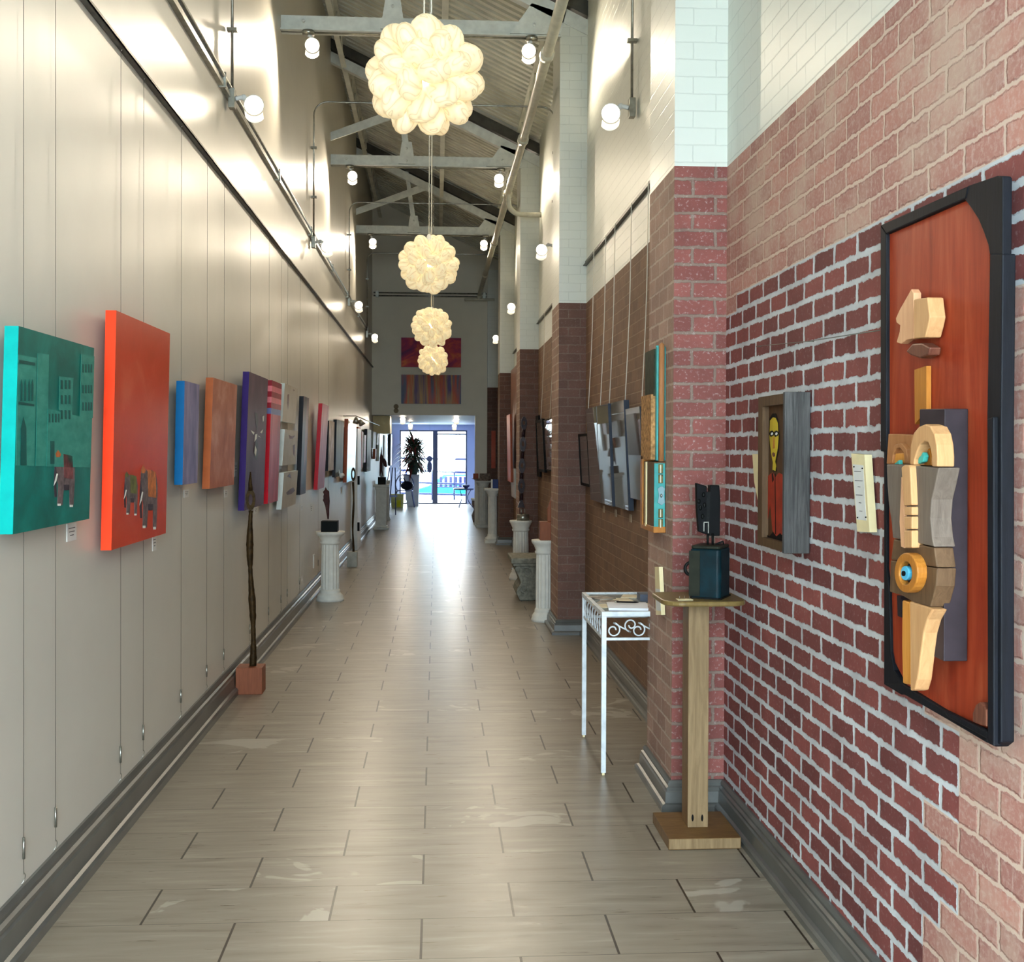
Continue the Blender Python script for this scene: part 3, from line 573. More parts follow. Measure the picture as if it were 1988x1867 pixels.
far = [(688, 693.3, 838, 855, M_BLK, 'small black framed picture at the start of the far cluster'), (694, 699.5, 828, 851, M_COP, 'small brown picture topmost of the far cluster'), (694, 700, 864, 925, M_ORBR, 'tall narrow brown edged picture of the far cluster'),
       (700, 705, 837, 909, M_COP, 'tall copper picture of the far cluster'), (705.5, 710.3, 844, 898, M_RED, 'magenta edged picture of the far cluster'), (711, 720, 832, 916, M_GREYC, 'tallest grey edged picture of the far cluster'),
       (723, 730, 837, 870, M_PUR, 'small purple picture near the cream ceiling box'), (727, 731, 871, 891, M_COP, 'little brown picture lowest beside the cream ceiling box'), (731, 735, 838, 863, M_RED, 'small red picture below the cream ceiling box'),
       (735, 743, 838, 895, M_GLARE, 'tall white glossy picture below the cream ceiling box'), (744, 748, 844, 934, M_WCAN, 'tallest white panel in the far room'), (757, 766, 842, 904, M_BLK, 'black framed picture deep in the far room')]
for x0, x1, y0, y1, m, lb in far:
    sl = lambda y, x: 870+(y-870)*(847-x)/(847-x0)
    simple('framed_picture', lb, (x0+1.5, y0), (x0+1.5, y1), (x1, sl(y0, x1)), (x1, sl(y1, x1)), m, M_BLKE if m in (M_BLK, M_GREYC) else M_ORBR if m in (M_COP,) else M_WCE, -1.21, -1.22, .05, group='picture cluster at the far left', cat='picture')
# title cards and wall fittings
cards = [(131, 149, 1017, 1052, 'under the teal palace painting'), (297, 304, 1040, 1070, 'under the orange elephant painting'), (358, 367, 951, 966, 'under the small blue-edged painting'), (436, 442, 951, 966, 'under the copper painting'),
         (494, 500, 985, 998, 'under the purple painting'), (585, 588, 981, 991, 'under the near-black painting'), (603, 607, 979, 997, 'under the crimson painting'), (662, 665, 946, 958, 'under the grey striped painting'), (455.5, 461, 897, 925, 'beside the purple painting, at its left edge')]
for x0, x1, y0, y1, lb in cards:
    a, b = on(0, XL+.004, x0, y0), on(0, XL+.004, x1, y0); c = on(0, XL+.004, x0, y1)
    g = G(); g.box((XL+.0005, a.y, c.z), (XL+.003, b.y, a.z), M_CARD); o = build('title_card', g, None, 'small white title card '+lb, 'card', 'title cards on the off-white wall')
    g = G(); hh = a.z-c.z; w = b.y-a.y
    for k, (f0, f1) in enumerate(((.15, .85), (.2, .8), (.3, .7))): g.box((XL+.003, a.y+w*f0, a.z-hh*(.25+.2*k)), (XL+.0034, a.y+w*f1, a.z-hh*(.30+.2*k)), M_INK)
    build('printed_lines', g, o)
g = G(); p = on(0, XL, 609, 1089); g.box((XL, p.y-.06, p.z-.07), (XL+.006, p.y+.06, p.z+.07), M_WHITEP); o = build('wall_outlet', g, None, 'white electrical outlet low on the wall left of the fluted column', 'outlet')
for dz in (-.03, .03):
    g = G(); g.box((XL+.006, p.y-.02, p.z+dz-.015), (XL+.008, p.y+.02, p.z+dz+.015), M_CARD); build('socket', g, o)
# hanging wires
wl = [(48, 'leftmost wire, behind the teal palace painting'), (110, 'second wire, behind the middle of the teal palace painting'), (236, 'third wire, behind the left half of the orange elephant painting'), (280, 'fourth wire, behind the right half of the orange elephant painting'),
      (353, 'wire behind the small blue-edged painting'), (403, 'wire passing the left edge of the copper painting'), (436, 'wire behind the right half of the copper painting'), (487, 'wire behind the purple painting'), (523, 'wire behind the red striped painting'),
      (547, 'wire behind the left of the white canvases'), (559, 'wire behind the middle of the white canvases'), (583, 'wire beside the near-black painting'), (619, 'wire behind the crimson painting'), (638, 'wire just past the crimson painting')]
for x, lb in wl:
    y = on(0, XL+.012, x, 800).y; xx = XL+.009; t = thing('hanging_wire', 'thin grey picture '+lb, 'wire', (xx, y, .25), 'picture hanging wires on the off-white wall')
    g = G(); g.tube([(xx, y, 3.165), (xx, y, .22)], .001, M_WIRE, 5); build('wire', g, t)
    g = G(); g.tube([(xx, y, .268), (xx, y, .335)], .0045, M_GALV, 8); build('weight', g, t)
    g = G(); g.tube(bez([(xx, y, 3.16), (xx+.008, y, 3.175), (xx+.009, y, 3.19), (xx-.002, y, 3.2), (xx-.006, y, 3.19)], 4), .002, M_GALV, 6); build('hook', g, t)
    g = G(); g.tube(bez([(xx, y, .225), (xx+.002, y+.008, .215), (xx-.002, y+.012, .2), (xx-.01, y+.006, .185)], 4), .0016, M_GALV, 6); build('clip', g, t)
# end wall paintings
M_ABS = paint('crimson_purple_abstract', [(.32, (84, 34, 86)), (.45, (150, 40, 84)), (.55, (200, 70, 76)), (.68, (226, 120, 70))], 1.6, (1, 1.2, 1), .4, 1.2)
M_STRP = paint('vertical_streak_abstract', [(.25, (64, 80, 122)), (.4, (104, 112, 136)), (.48, (204, 100, 72)), (.54, (190, 156, 110)), (.62, (88, 72, 128)), (.75, (140, 164, 164))], 4.2, (1, .06, 1), .4, .3)
for (y0, y1, m, lb, nm) in ((655, 713, M_ABS, 'crimson and purple abstract canvas high on the end wall, behind the smallest pendants', 'crimson_abstract_painting'), (727, 784, M_STRP, 'abstract canvas of vertical blue and rust streaks low on the end wall', 'streaked_abstract_painting')):
    a, b = on(1, YE-.05, 779, y0), on(1, YE-.05, 895, y1); g = G(); g.box((a.x, YE-.05, b.z), (b.x, YE-.012, a.z), M_BLKE); o = build(nm, g, None, lb, 'painting')
    g = G(); g.box((a.x, YE-.052, b.z), (b.x, YE-.05, a.z), m); build('painted_face', g, o)
# cream box, small wall marks, door in left wall
a = on(1, 24.0, 757, 808); b = on(1, 24.0, 757, 841); g = G(); g.box((XL, 24.0, b.z), (a.x, 24.9, OZ), plain('cream_soffit_paint', (222, 202, 150), .5, 0, .03)); build('cream_ceiling_box', g, None, 'cream boxed-in duct under the far room ceiling at left', 'duct box')
for yy in (789, 797):
    p = on(1, YE-.01, 769, yy); g = G(); g.lathe([(.05, 0), (.05, .012)], (p.x, YE, p.z), plain('tan_wall_plate', (150, 134, 110), .5), 12, axis=(0, -1, 0)); build('wall_plate', g, None, '%s of two small tan round plates on the end wall' % ('upper' if yy == 789 else 'lower'), 'wall plate', 'round plates on the end wall')
p = on(0, -1.19, 690.5, 1068); t = thing('door_3', 'white door standing ajar from the off-white wall beyond the pale glossy canvas', None, (XL, 17.7, 0)); t['kind'] = 'structure'
g = G(); g.box((XL+.002, 17.7, .005), (-1.185, 18.5, 1.85), M_WHITEP); build('door_leaf', g, t)
for zz in (.30, 1.0): g = G(); g.box((-1.186, 17.685, zz), (-1.155, 17.74, zz+.13), M_BLACK); build('hinge', g, t)
t = thing('picture_light', 'long-armed picture light above the pale glossy canvas', 'picture light', (XL, 16.5, 2.0))
g = G(); g.tube([(XL, 16.3, 2.0), (-1.12, 16.3, 2.0), (-1.12, 23.0, 2.0)], .008, M_GALV, 6); build('arm_rail', g, t)
g = G(); g.lathe([(.02, 0), (.05, .08)], (-1.12, 16.4, 1.98), M_GALV, 12, axis=(0, -.4, -1)); g.lathe([(.02, 0), (.05, .08)], (-1.1, 16.9, 1.96), M_GALV, 12, axis=(.5, .3, -1)); build('lamp_head', g, t)
p = on(0, -1.2, 660, 921); t = thing('clip_lamp', 'small white clip lamp on the bottom of the grey striped canvas', 'lamp', p)
g = G(); g.lathe([(.015, 0), (.035, .06)], p, M_WHITEP, 12, axis=(.5, -.8, -.2)); build('lamp_shade', g, t)
g = G(); g.tube([p, p+Vector((-.02, 0, .06)), p+Vector((-.08, 0, .07))], .01, M_WHITEP, 6); build('clip', g, t)
# ================================================================ left floor pieces
M_BRZ = plain('dark_bronze', (52, 38, 20), .55, .4, .3, 40, bump=.8); M_BWOOD = wood('reddish_brown_wood', (116, 62, 38), (142, 82, 54), .5)
t = thing('staff_sculpture', 'thin knobbly bronze staff sculpture on a reddish brown wooden block', 'sculpture', (-1.175, 7.48, 0))
g = G(); g.box((-1.255, 7.405, 0), (-1.09, 7.56, .168), M_BWOOD); build('block', g, t, bevel=.003)
g = G(); P = []; R = []; z = .165; k = 0
while z < 1.17:
    P.append((-1.168+.012*math.sin(z*5), 7.48, z)); R.append(.014+.010*abs(math.sin(z*8.3))**2+rnd.uniform(-.002, .002)); z += .018
g.tube(P, 0, M_BRZ, 9, R); build('staff', g, t)
g = G()   # eye-shaped loops at the top
for zc, hh, ww in ((1.225, .07, .030),):
    o_ = [(-1.175+ww*math.cos(a), 7.47, zc+hh*math.sin(a)) for a in [k*math.pi/8 for k in range(16)]]; i_ = [(-1.175+ww*.45*math.cos(a), 7.47, zc+hh*.5*math.sin(a)) for a in [k*math.pi/8 for k in range(16)]]
    g.prism(o_, (0, .022, 0), M_BRZ, hole=i_)
g.tube([(-1.175, 7.48, 1.28), (-1.178, 7.48, 1.33), (-1.176, 7.48, 1.40)], 0, M_BRZ, 8, [.016, .012, .004]); build('eye_loop', g, t)
def column(name, label, c, h, r, rb=None, flute=.07, n=32, group='white pedestal columns', square=False, rt=None):
    t = thing(name, label, 'pedestal', (c[0], c[1], 0), group); rb = rb or r*1.45; rt = rt or r*1.6; x, y = c
    g = G()
    if square: g.box((x-rb, y-rb, 0), (x+rb, y+rb, .05), M_WHITE); g.lathe([(rb*.9, .05), (rb*.96, .07), (rb*.9, .09), (r*1.1, .11), (r*1.1, .14)], (x, y, 0), M_WHITE, 24)
    else: g.lathe([(rb, 0), (rb, .025), (rb*.93, .035), (rb*.95, .05), (r*1.22, .075), (r*1.12, .085), (r*1.15, .10), (r*1.02, .12)], (x, y, 0), M_WHITE, 28)
    build('base', g, t)
    g = G(); g.lathe([(r, .11), (r, h*.5), (r*.95, h-.14), (r*.98, h-.11)], (x, y, 0), M_WHITE, n, flute=flute, smooth=False); build('shaft', g, t)
    g = G(); g.lathe([(r*1.0, h-.13), (r*1.12, h-.12), (r*1.12, h-.105), (r*1.02, h-.095), (r*1.25, h-.05), (rt*.93, h-.035), (rt, h-.02), (rt, h), (rt*.98, h)] if not square else [(r*1.0, h-.13), (r*1.12, h-.12), (r*1.05, h-.1), (rt*.85, h-.05), (rt*.9, h-.03)], (x, y, 0), M_WHITE, 28)
    if square: g.box((x-rt, y-rt, h-.03), (x+rt, y+rt, h), M_WHITE)
    build('capital', g, t); return t
column('fluted_column', 'white fluted plaster column carrying the black plinth flame sculpture', (-1.075, 11.95), .705, .092, .142)
M_DKB = plain('black_marble', (14, 17, 16), .5, 0, .2, 12, .06); M_RUST = plain('dark_rust_wood', (58, 26, 22), .5, 0, .25, 30)
t = thing('flame_sculpture', 'dark red flame-like carved sculpture on a black block, on the nearest left column', 'sculpture', (-1.075, 11.93, .705))
g = G(); g.box((-1.16, 11.85, .705), (-.995, 12.02, .815), M_DKB); build('block', g, t, bevel=.003)
def fl(u, v, Y=11.93): return on(1, Y, 590+u/5.49, 780+v/5.49)
g = G(); g.prism([fl(*p) for p in [(250, 1252), (238, 1180), (228, 1120), (212, 1070), (198, 1045), (208, 1035), (206, 1000), (214, 985), (200, 960), (222, 935), (230, 905), (245, 935), (268, 955), (270, 1000), (274, 1060), (268, 1150), (268, 1200), (264, 1252)]], (0, .035, 0), M_RUST); build('carved_flame', g, t, bevel=.008)
g = G(); t = thing('staff_sculpture', 'slim dark staff sculpture on a pale block by the ajar white door', 'sculpture', (-1.09, 15.4, 0))
g = G(); g.box((-1.16, 15.3, 0), (-1.03, 15.44, .195), plain('pale_grey_block', (170, 172, 164), .5)); build('block', g, t, bevel=.003)
g = G(); P = [(-1.085+.006*math.sin(z*9), 15.37, z) for z in [.19+.04*k for k in range(24)]]; g.tube(P, 0, M_BRZ, 8, [.010+.005*abs(math.sin(7*p[2])) for p in P])
o_ = [(-1.085+.03*math.cos(a), 15.36, 1.21+.09*math.sin(a)) for a in [k*math.pi/8 for k in range(16)]]; i_ = [(-1.085+.014*math.cos(a), 15.36, 1.21+.05*math.sin(a)) for a in [k*math.pi/8 for k in range(16)]]
g.prism(o_, (0, .02, 0), M_BRZ, hole=i_); build('staff', g, t)
def sqcol(label, c, h, w, wt=None):
    t = thing('square_column', label, 'pedestal', (c[0], c[1], 0), 'square cream pedestals'); x, y = c; wt = wt or w*1.3
    M = M_WHITE
    g = G(); g.box((x-wt, y-wt, 0), (x+wt, y+wt, .04), M); g.box((x-w*1.12, y-w*1.12, .04), (x+w*1.12, y+w*1.12, .08), M); build('base', g, t, bevel=.008)
    g = G(); g.box((x-w, y-w, .08), (x+w, y+w, h-.1), M)
    for k in (-.6, -.2, .2, .6): g.box((x+w*k-.008, y-w-.006, .1), (x+w*k+.008, y-w, h-.12), M)
    build('shaft', g, t)
    g = G(); g.box((x-w*1.1, y-w*1.1, h-.1), (x+w*1.1, y+w*1.1, h-.05), M); g.box((x-wt, y-wt, h-.05), (x+wt, y+wt, h), M); build('capital', g, t, bevel=.008)
sqcol('square cream pedestal at the end of the off-white wall holding a dark bird sculpture', (-1.05, 22.4), .86, .105, .15)
sqcol('square cream pedestal just inside the far room at left', (-1.09, 25.2), .86, .085, .105)
t = thing('bird_sculpture', 'dark red bird-like sculpture on rods above a black block in the far left', 'sculpture', (-1.03, 22.4, .86))
g = G(); g.box((-1.11, 22.33, .86), (-.96, 22.48, 1.0), M_DKB); build('block', g, t)
g = G(); bq = lambda pts: [on(1, 22.4, 590+u/5.49, 780+v/5.49) for u, v in pts]
g.prism(bq([(806, 730), (808, 600), (815, 560), (828, 470), (832, 560), (846, 585), (850, 620), (838, 640), (836, 720), (848, 790), (838, 795), (826, 740), (812, 790), (806, 790)]), (0, .03, 0), M_RUST); g.prism(bq([(842, 600), (865, 605), (880, 640), (888, 690), (870, 695), (850, 680), (836, 640)]), (0, .03, 0), M_RUST); build('bird_figure', g, t)
# ================================================================ far room furniture
M_PLB = plain('white_planter_box', (196, 200, 208), .5, 0, .03); M_LEAF = plain('dark_green_leaf', (52, 60, 44), .45, 0, .3, 12); M_LEAFR = plain('reddish_dry_leaf', (110, 52, 48), .5, 0, .3, 12)
a = on(1, 31.2, 786, 921); b = on(1, 31.2, 814, 921); t = thing('planter_box', 'tall tapered white planter box in front of the glass side light', 'planter', ((a.x+b.x)/2, 31.4, 0))
g = G(); g.hexa([(a.x-.05, 31.65, a.z), (a.x+.06, 31.65, 0), (b.x-.02, 31.65, 0), (b.x, 31.65, a.z), (a.x-.05, 31.2, a.z), (a.x+.06, 31.2, 0), (b.x-.02, 31.2, 0), (b.x, 31.2, a.z)], M_PLB); g.box((a.x-.05, 31.2, a.z-.003), (b.x, 31.65, a.z), M_PLB); build('box', g, t)
pzz = a.z; px_ = on(1, 31.4, 803, 921).x; t = thing('potted_plant', 'tall spiky dark plant silhouetted against the street door glass', 'plant', (px_, 31.4, pzz))
g = G(); g.lathe([(.09, 0), (.12, .05), (.13, .26), (.12, .26)], (px_, 31.4, pzz), plain('dark_green_pot', (58, 74, 66), .5), 20); build('pot', g, t)
g = G()
for k in range(5): g.tube(bez([(px_, 31.4, pzz+.2), (px_+.05*math.cos(k*1.3), 31.4+.05*math.sin(k*1.3), pzz+.45), (px_+.10*math.cos(k*1.3), 31.4+.1*math.sin(k*1.3), pzz+.5+.09*k)], 4), .012, M_RUST, 6)
build('stem', g, t)
def leafmesh(name, n, m, seed):
    r = random.Random(seed); g = G()
    for i in range(n):
        hz = .15+.75*math.sqrt(r.random()); ph = r.uniform(0, 6.283); c = Vector((px_+.14*math.cos(ph)*r.random(), 31.4+.1*math.sin(ph)*r.random(), pzz+hz)); L = r.uniform(.25, .5); dz = r.uniform(-.5, .5) if hz < .5 else r.uniform(-.3, 1.1)
        d = Vector((math.cos(ph), math.sin(ph)*.8, dz)).normalized(); s = d.cross(Vector((0, 0, 1))).normalized(); pts = []
        for k in range(5):
            u = k/4; p = c+d*L*u+Vector((0, 0, -.16*u*u*(1.3-dz))); w = .034*math.sin(math.pi*(.12+.86*u)); pts.append((p-s*w, p+s*w))
        for k in range(4): g.face([pts[k][0], pts[k][1], pts[k+1][1], pts[k+1][0]], m)
    return build(name, g, t)
leafmesh('foliage', 240, M_LEAF, 3); leafmesh('dry_foliage', 90, M_LEAFR, 5)
g = G(); p = on(1, 31.0, 834, 895); g.ell((p.x, 31.0, p.z+.06), (.075, .04, .085), plain('grey_blue_glazed_ceramic', (110, 120, 160), .4), 12, 8); q_ = g.mats[0]; g.ell((p.x, 31.0, p.z-.15), (.07, .035, .16), q_, 12, 8)
t = build('hanging_figurine', g, None, 'grey-blue round-headed hanging figurine right of the plant', 'figurine')
g = G(); g.tube([(p.x, 31.0, p.z+.14), (p.x, 31.0, OZ)], .002, M_WIRE, 4); build('thread', g, t)
# wire chair with bags
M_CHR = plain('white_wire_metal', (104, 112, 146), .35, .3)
cx, cyy = on(2, .0, 785, 984).x, on(2, 0, 785, 984).y
t = thing('wire_chair', 'white wrought wire chair in the far room holding a black bag', 'chair', (cx, cyy, 0)); sw_ = .24
for sx in (-1, 1):
    for sy in (-1, 1):
        g = G(); g.tube(bez([(cx+sx*.2, cyy+sy*.18, .42), (cx+sx*.23, cyy+sy*.2, .2), (cx+sx*.27, cyy+sy*.22, 0)], 3), .017, M_CHR, 6); build('leg', g, t)
g = G(); g.tube([(cx+.22*math.cos(a), cyy+.21*math.sin(a), .43) for a in [k*math.pi/10 for k in range(21)]], .012, M_CHR, 6, cap=False)
for k in range(-4, 5): w = math.sqrt(max(0, .21**2-(k*.045)**2)); g.tube([(cx+k*.048, cyy-w, .43), (cx+k*.048, cyy+w, .43)], .005, M_CHR, 4)
build('seat', g, t)
g = G(); g.tube(bez([(cx-.2, cyy+.18, .43), (cx-.24, cyy+.2, .62), (cx-.15, cyy+.24, .80), (cx, cyy+.25, .85), (cx+.15, cyy+.24, .80), (cx+.24, cyy+.2, .62), (cx+.2, cyy+.18, .43)], 6), .018, M_CHR, 6)
for k in (-.1, 0, .1): g.tube([(cx+k, cyy+.19, .43), (cx+k, cyy+.24, .8)], .006, M_CHR, 5)
build('backrest', g, t)
g = G(); g.ell((cx+.07, cyy-.02, .565), (.17, .12, .12), plain('black_soft_leather', (20, 18, 30), .5), 16, 10); o = build('black_bag', g, None, 'black slouchy bag lying on the wire chair', 'bag')
g = G(); g.tube(bez([(cx-.08, cyy-.08, .6), (cx-.12, cyy-.1, .72), (cx-.02, cyy-.1, .76), (cx+.04, cyy-.08, .64)], 4), .012, M_BLACK, 6); build('strap', g, o)
M_YT = plain('pale_yellow_bag', (196, 192, 120), .6); g = G(); g.hexa([(cx-.34, cyy-.33, .36), (cx-.32, cyy-.33, .0), (cx-.02, cyy-.33, .0), (cx, cyy-.33, .36), (cx-.34, cyy-.45, .36), (cx-.32, cyy-.45, .0), (cx-.02, cyy-.45, .0), (cx, cyy-.45, .36)], M_YT)
o = build('yellow_tote_bag', g, None, 'pale yellow tote bag standing on the floor by the wire chair', 'bag')
g = G(); g.box((cx-.18, cyy-.453, .03), (cx-.08, cyy-.45, .2), plain('bright_yellow_print', (214, 206, 40), .6)); build('printed_patch', g, o)
# folding easels / racks at left
t = thing('display_easel', 'white leaning display easel behind the far left pedestals', 'easel', (-1.1, 27.2, 0))
for k, dx in enumerate((-.16, 0, .16)): g = G(); g.tube([(-1.1+dx, 27.2, 0), (-1.02+dx*.4, 27.3+.1*(k == 1), 1.1)], .014, M_CHR, 6); build('leg', g, t)
g = G(); g.box((-1.26, 27.16, .42), (-.9, 27.2, .46), M_CHR); build('ledge', g, t)
# right of the far room: small cafe table + low round table
p = on(2, 0, 903, 987); t = thing('cafe_table', 'small pale round wrought metal table by the street door', 'table', (.78, 30.6, 0))
g = G(); g.lathe([(.26, .47), (.27, .48), (.27, .50), (.26, .51)], (.72, 30.6, 0), M_CHR, 24); build('table_top', g, t)
for k in range(3): a = k*2.09; g = G(); g.tube(bez([(.72+.2*math.cos(a), 30.6+.2*math.sin(a), .48), (.72+.1*math.cos(a), 30.6+.1*math.sin(a), .25), (.72+.25*math.cos(a), 30.6+.25*math.sin(a), 0)], 4), .013, M_CHR, 6); build('leg', g, t)
g = G(); g.lathe([(.04, 0), (.09, .05), (.10, .09), (.095, .09)], (.78, 30.5, .51), plain('blue_grey_bowl', (80, 84, 130), .3), 16); build('bowl', g, None, 'small blue-grey bowl on the pale cafe table', 'bowl')
# ================================================================ exterior
M_PAVE = plain('pale_sunlit_paving', (206, 208, 206), .8, 0, .06, 2); g = G(); g.face([(-30, YD+.2, -.02), (30, YD+.2, -.02), (30, 37.2+2.5, -.02), (-30, 37.2+2.5, -.02)], M_PAVE); g.face([(-30, 39.7, -.02), (30, 39.7, -.02), (30, 39.7, -.8), (-30, 39.7, -.8)], M_PAVE); g.face([(-30, 39.7, -.8), (30, 39.7, -.8), (30, 90, -.8), (-30, 90, -.8)], M_PAVE); o = struct('ground', g, 'sunlit paving and street outside the glass door')
g = G(); g.face([(-12, Y0-.1, -.02), (12, Y0-.1, -.02), (12, -14, -.02), (-12, -14, -.02)], M_PAVE); struct('ground', g, 'paving outside the entrance end')
M_RLG = plain('blue_black_railing', (10, 18, 48), .4, .2); t = thing('ramp_railing', 'dark metal ramp railing just outside the street door', 'railing', (0, 35.5, 0))
for z0, z1 in ((.86, .80), (.50, .44), (1.22, 1.22), (.16, .12)):
    g = G(); g.tube([(-1.2, 35.5, z0+.03), (1.6, 35.5, z1)], .034, M_RLG, 8); build('rail', g, t)
for x in (-.12, .55, 1.2, -.9): g = G(); g.tube([(x, 35.5, -.02), (x, 35.5, 1.24 if x > 1 else .86)], .03, M_RLG, 8); build('post', g, t)
t = thing('slatted_bench', 'dark slatted bench outside beyond the railing', 'bench', (.4, 38.5, 0)); M_DB = plain('dark_blue_slat', (8, 12, 50), .4)
for k in range(7):
    g = G(); g.box((-.05+k*.16, 38.5, .30), (.05+k*.16, 38.56, .62), M_DB); build('slat', g, t)
g = G(); g.box((-.1, 38.3, .26), (1.1, 38.6, .30), M_DB); build('seat', g, t)
for x in (0, 1): g = G(); g.box((x-.03, 38.35, -.02), (x+.03, 38.55, .27), M_DB); build('leg', g, t)
M_CAR = plain('turquoise_car_paint', (0, 104, 110), .3); M_TIRE = plain('tyre_rubber', (30, 30, 34), .7)
t = thing('parked_car', 'turquoise car parked across the street beyond the glass door', 'car', (1.2, 47, -.8))
g = G(); g.M = Matrix.Translation((0, 0, -.8)); g.prism([(-.9, 46, .28), (-.95, 46, .7), (-.3, 46, .88), (.3, 46, 1.32), (2.0, 46, 1.34), (2.7, 46, .95), (3.3, 46, .85), (3.3, 46, .3)], (0, 1.7, 0), M_CAR); build('body', g, t, bevel=.06)
g = G(); g.M = Matrix.Translation((0, 0, -.8)); g.prism([(.0, 45.985, .9), (.42, 45.985, 1.25), (1.9, 45.985, 1.27), (2.4, 45.985, .94)], (0, .01, 0), plain('pale_car_glass', (170, 215, 220), .1)); build('side_window', g, t)
for x in (-.2, 2.5): g = G(); g.M = Matrix.Translation((0, 0, -.8)); g.lathe([(.31, 0), (.31, .2), (.2, .21)], (x, 46.1, .29), M_TIRE, 20, axis=(0, -1, 0)); build('wheel', g, t)
g = G(); g.box((-14, 60, -.8), (14, 61, 3.2), plain('white_sunlit_building', (232, 232, 228), .8)); build('far_building', g, None, 'low white building across the street, washed out by daylight', 'building')
# ================================================================ large wood relief panel on the near brick wall
def zr(pts, s, x0, y0): return [(x0+u/s, y0+v/s) for u, v in pts]
A = lambda *p: zr(p, 3.218, 1640, 320); B = lambda *p: zr(p, 2.745, 1640, 780); C8 = lambda *p: zr(p, 7.183, 1740, 800)
def relief(nm, pts, xf, th, m, parent, bevel=0, mside=None, hole=None, label=None):
    g = G(); P = [on(0, xf, *p) for p in pts]; Hq = [on(0, xf, *p) for p in hole] if hole else None
    g.prism(P, (th, 0, 0), m, mside, Hq); return build(nm, g, parent, label, bevel=bevel)
M_PANEL = NT('reddish_stained_plywood', .45, 0, .12); _v = M_PANEL.mapp(M_PANEL.uv(), (9, .9, 1)); _f = M_PANEL.noise(_v, 2.4, 6, .6, dist=1.2); _g = M_PANEL.noise(M_PANEL.mapp(M_PANEL.uv(), (2.5, .7, 1)), 2.5, 4, .55, dist=1.5)
M_PANEL.col(M_PANEL.mix(M_PANEL.mr(_g, .55, .72, 0, .6), M_PANEL.ramp(_f, [(.3, (132, 44, 26)), (.5, (148, 56, 32)), (.72, (160, 74, 46))]), (104, 26, 16))); M_PANEL = M_PANEL.m
M_FRM = wood('black_blue_frame', (10, 11, 15), (20, 23, 31), .62); M_PINE = wood('pale_pine', (184, 136, 90), (204, 158, 110), .5); M_PINK_ = wood('pinkish_pine', (206, 152, 112), (222, 172, 130), .5)
M_OCH = wood('ochre_wood', (158, 96, 32), (184, 122, 52), .4); M_GWD = wood('grey_brown_wood', (96, 84, 74), (122, 108, 96), .6); M_BWD = wood('mid_brown_wood', (84, 62, 42), (112, 86, 62), .55)
M_DBD = plain('dark_plum_board', (50, 42, 46), .5, 0, .12); M_TQ = plain('turquoise_paint', (66, 160, 150), .4, 0, .12); M_TAN = wood('tan_plywood', (150, 98, 58), (176, 122, 78), .5)
M_ORW = wood('bright_orange_wood', (196, 126, 48), (222, 156, 76), .4); M_EYE = plain('sky_blue_bead', (88, 180, 214), .25); M_LIP = wood('dark_lip_wood', (84, 46, 36), (120, 74, 56), .4)
XF = 1.20
fr_ = A((222, 375), (985, 68))
nq = [on(0, XF, 1709.5, 437), on(0, XF, 1922, 355), on(0, XF, 1922, 1444), on(0, XF, 1716, 1325)]
yf_ = (nq[0].y+nq[3].y)/2; yn_ = (nq[1].y+nq[2].y)/2; zt_ = (nq[0].z+nq[1].z)/2; zb_ = (nq[2].z+nq[3].z)/2
t = thing('wood_relief_panel', 'large red wood relief panel in black frame with carved wooden figure, on the brick wall', 'wall sculpture', (XR, (yf_+yn_)/2, zb_))
g = G(); g.box((XF+.012, yn_+.004, zb_+.004), (XR-.004, yf_-.004, zt_-.004), M_FRM); build('backing_board', g, t)
relief('red_panel', A((258, 432), (748, 218), (905, 218))+[(1921.5, 1400), (1915, 1408)]+B((755, 1755), (350, 1545), (240, 1330), (218, 880)), XF+.006, .006, M_PANEL, t)
relief('frame_corner', A((748, 216), (770, 130), (950, 68), (985, 72), (985, 560), (905, 560), (896, 500), (868, 420), (835, 340), (790, 270)), XF-.004, .02, M_FRM, t, .002)
relief('frame_top', A((222, 375), (772, 128), (755, 212), (258, 432)), XF-.006, .02, M_FRM, t, .004)
relief('frame_left', A((222, 375), (258, 432), (258, 1790), (222, 1790)), XF-.004, .02, M_FRM, t, .003)
relief('frame_left', B((208, 250), (222, 250), (222, 890), (236, 1010), (244, 1330), (262, 1430), (300, 1490), (350, 1545), (300, 1560), (208, 1505)), XF-.002, .02, M_FRM, t, .002)
relief('frame_right', A((905, 555), (985, 555))+B((832, 100), (832, 1812), (800, 1838), (760, 1815), (757, 60)), XF-.008, .03, M_FRM, t, .003)
relief('frame_right', B((757, 90), (790, 78), (792, 1835), (760, 1818)), XF-.018, .02, M_FRM, t, .003)
relief('frame_bottom', B((208, 1498), (300, 1500), (520, 1636), (757, 1755), (757, 1818), (540, 1690)), XF-.004, .02, M_FRM, t, .003)
relief('frame_bottom', B((522, 1640), (760, 1752), (760, 1800), (545, 1680)), XF-.014, .014, M_FRM, t, .004)
relief('carved_nose', A((415, 775), (430, 800), (430, 1085), (385, 1092), (350, 1118), (322, 1108), (342, 1040), (345, 1002), (322, 985), (318, 958), (345, 898)), XF-.022, .02, M_PINK_, t, .002)
relief('carved_cheek', A((430, 840), (515, 827), (530, 950), (518, 1010), (500, 1078), (430, 1085)), XF-.040, .04, M_PINE, t, .003)
relief('carved_lips', A((380, 1165), (420, 1117), (480, 1112), (530, 1140), (520, 1188), (470, 1208), (410, 1190)), XF-.03, .03, M_LIP, t, .004)
relief('neck_strip', A((435, 1280), (510, 1255), (510, 1530), (438, 1620)), XF-.008, .012, M_OCH, t)
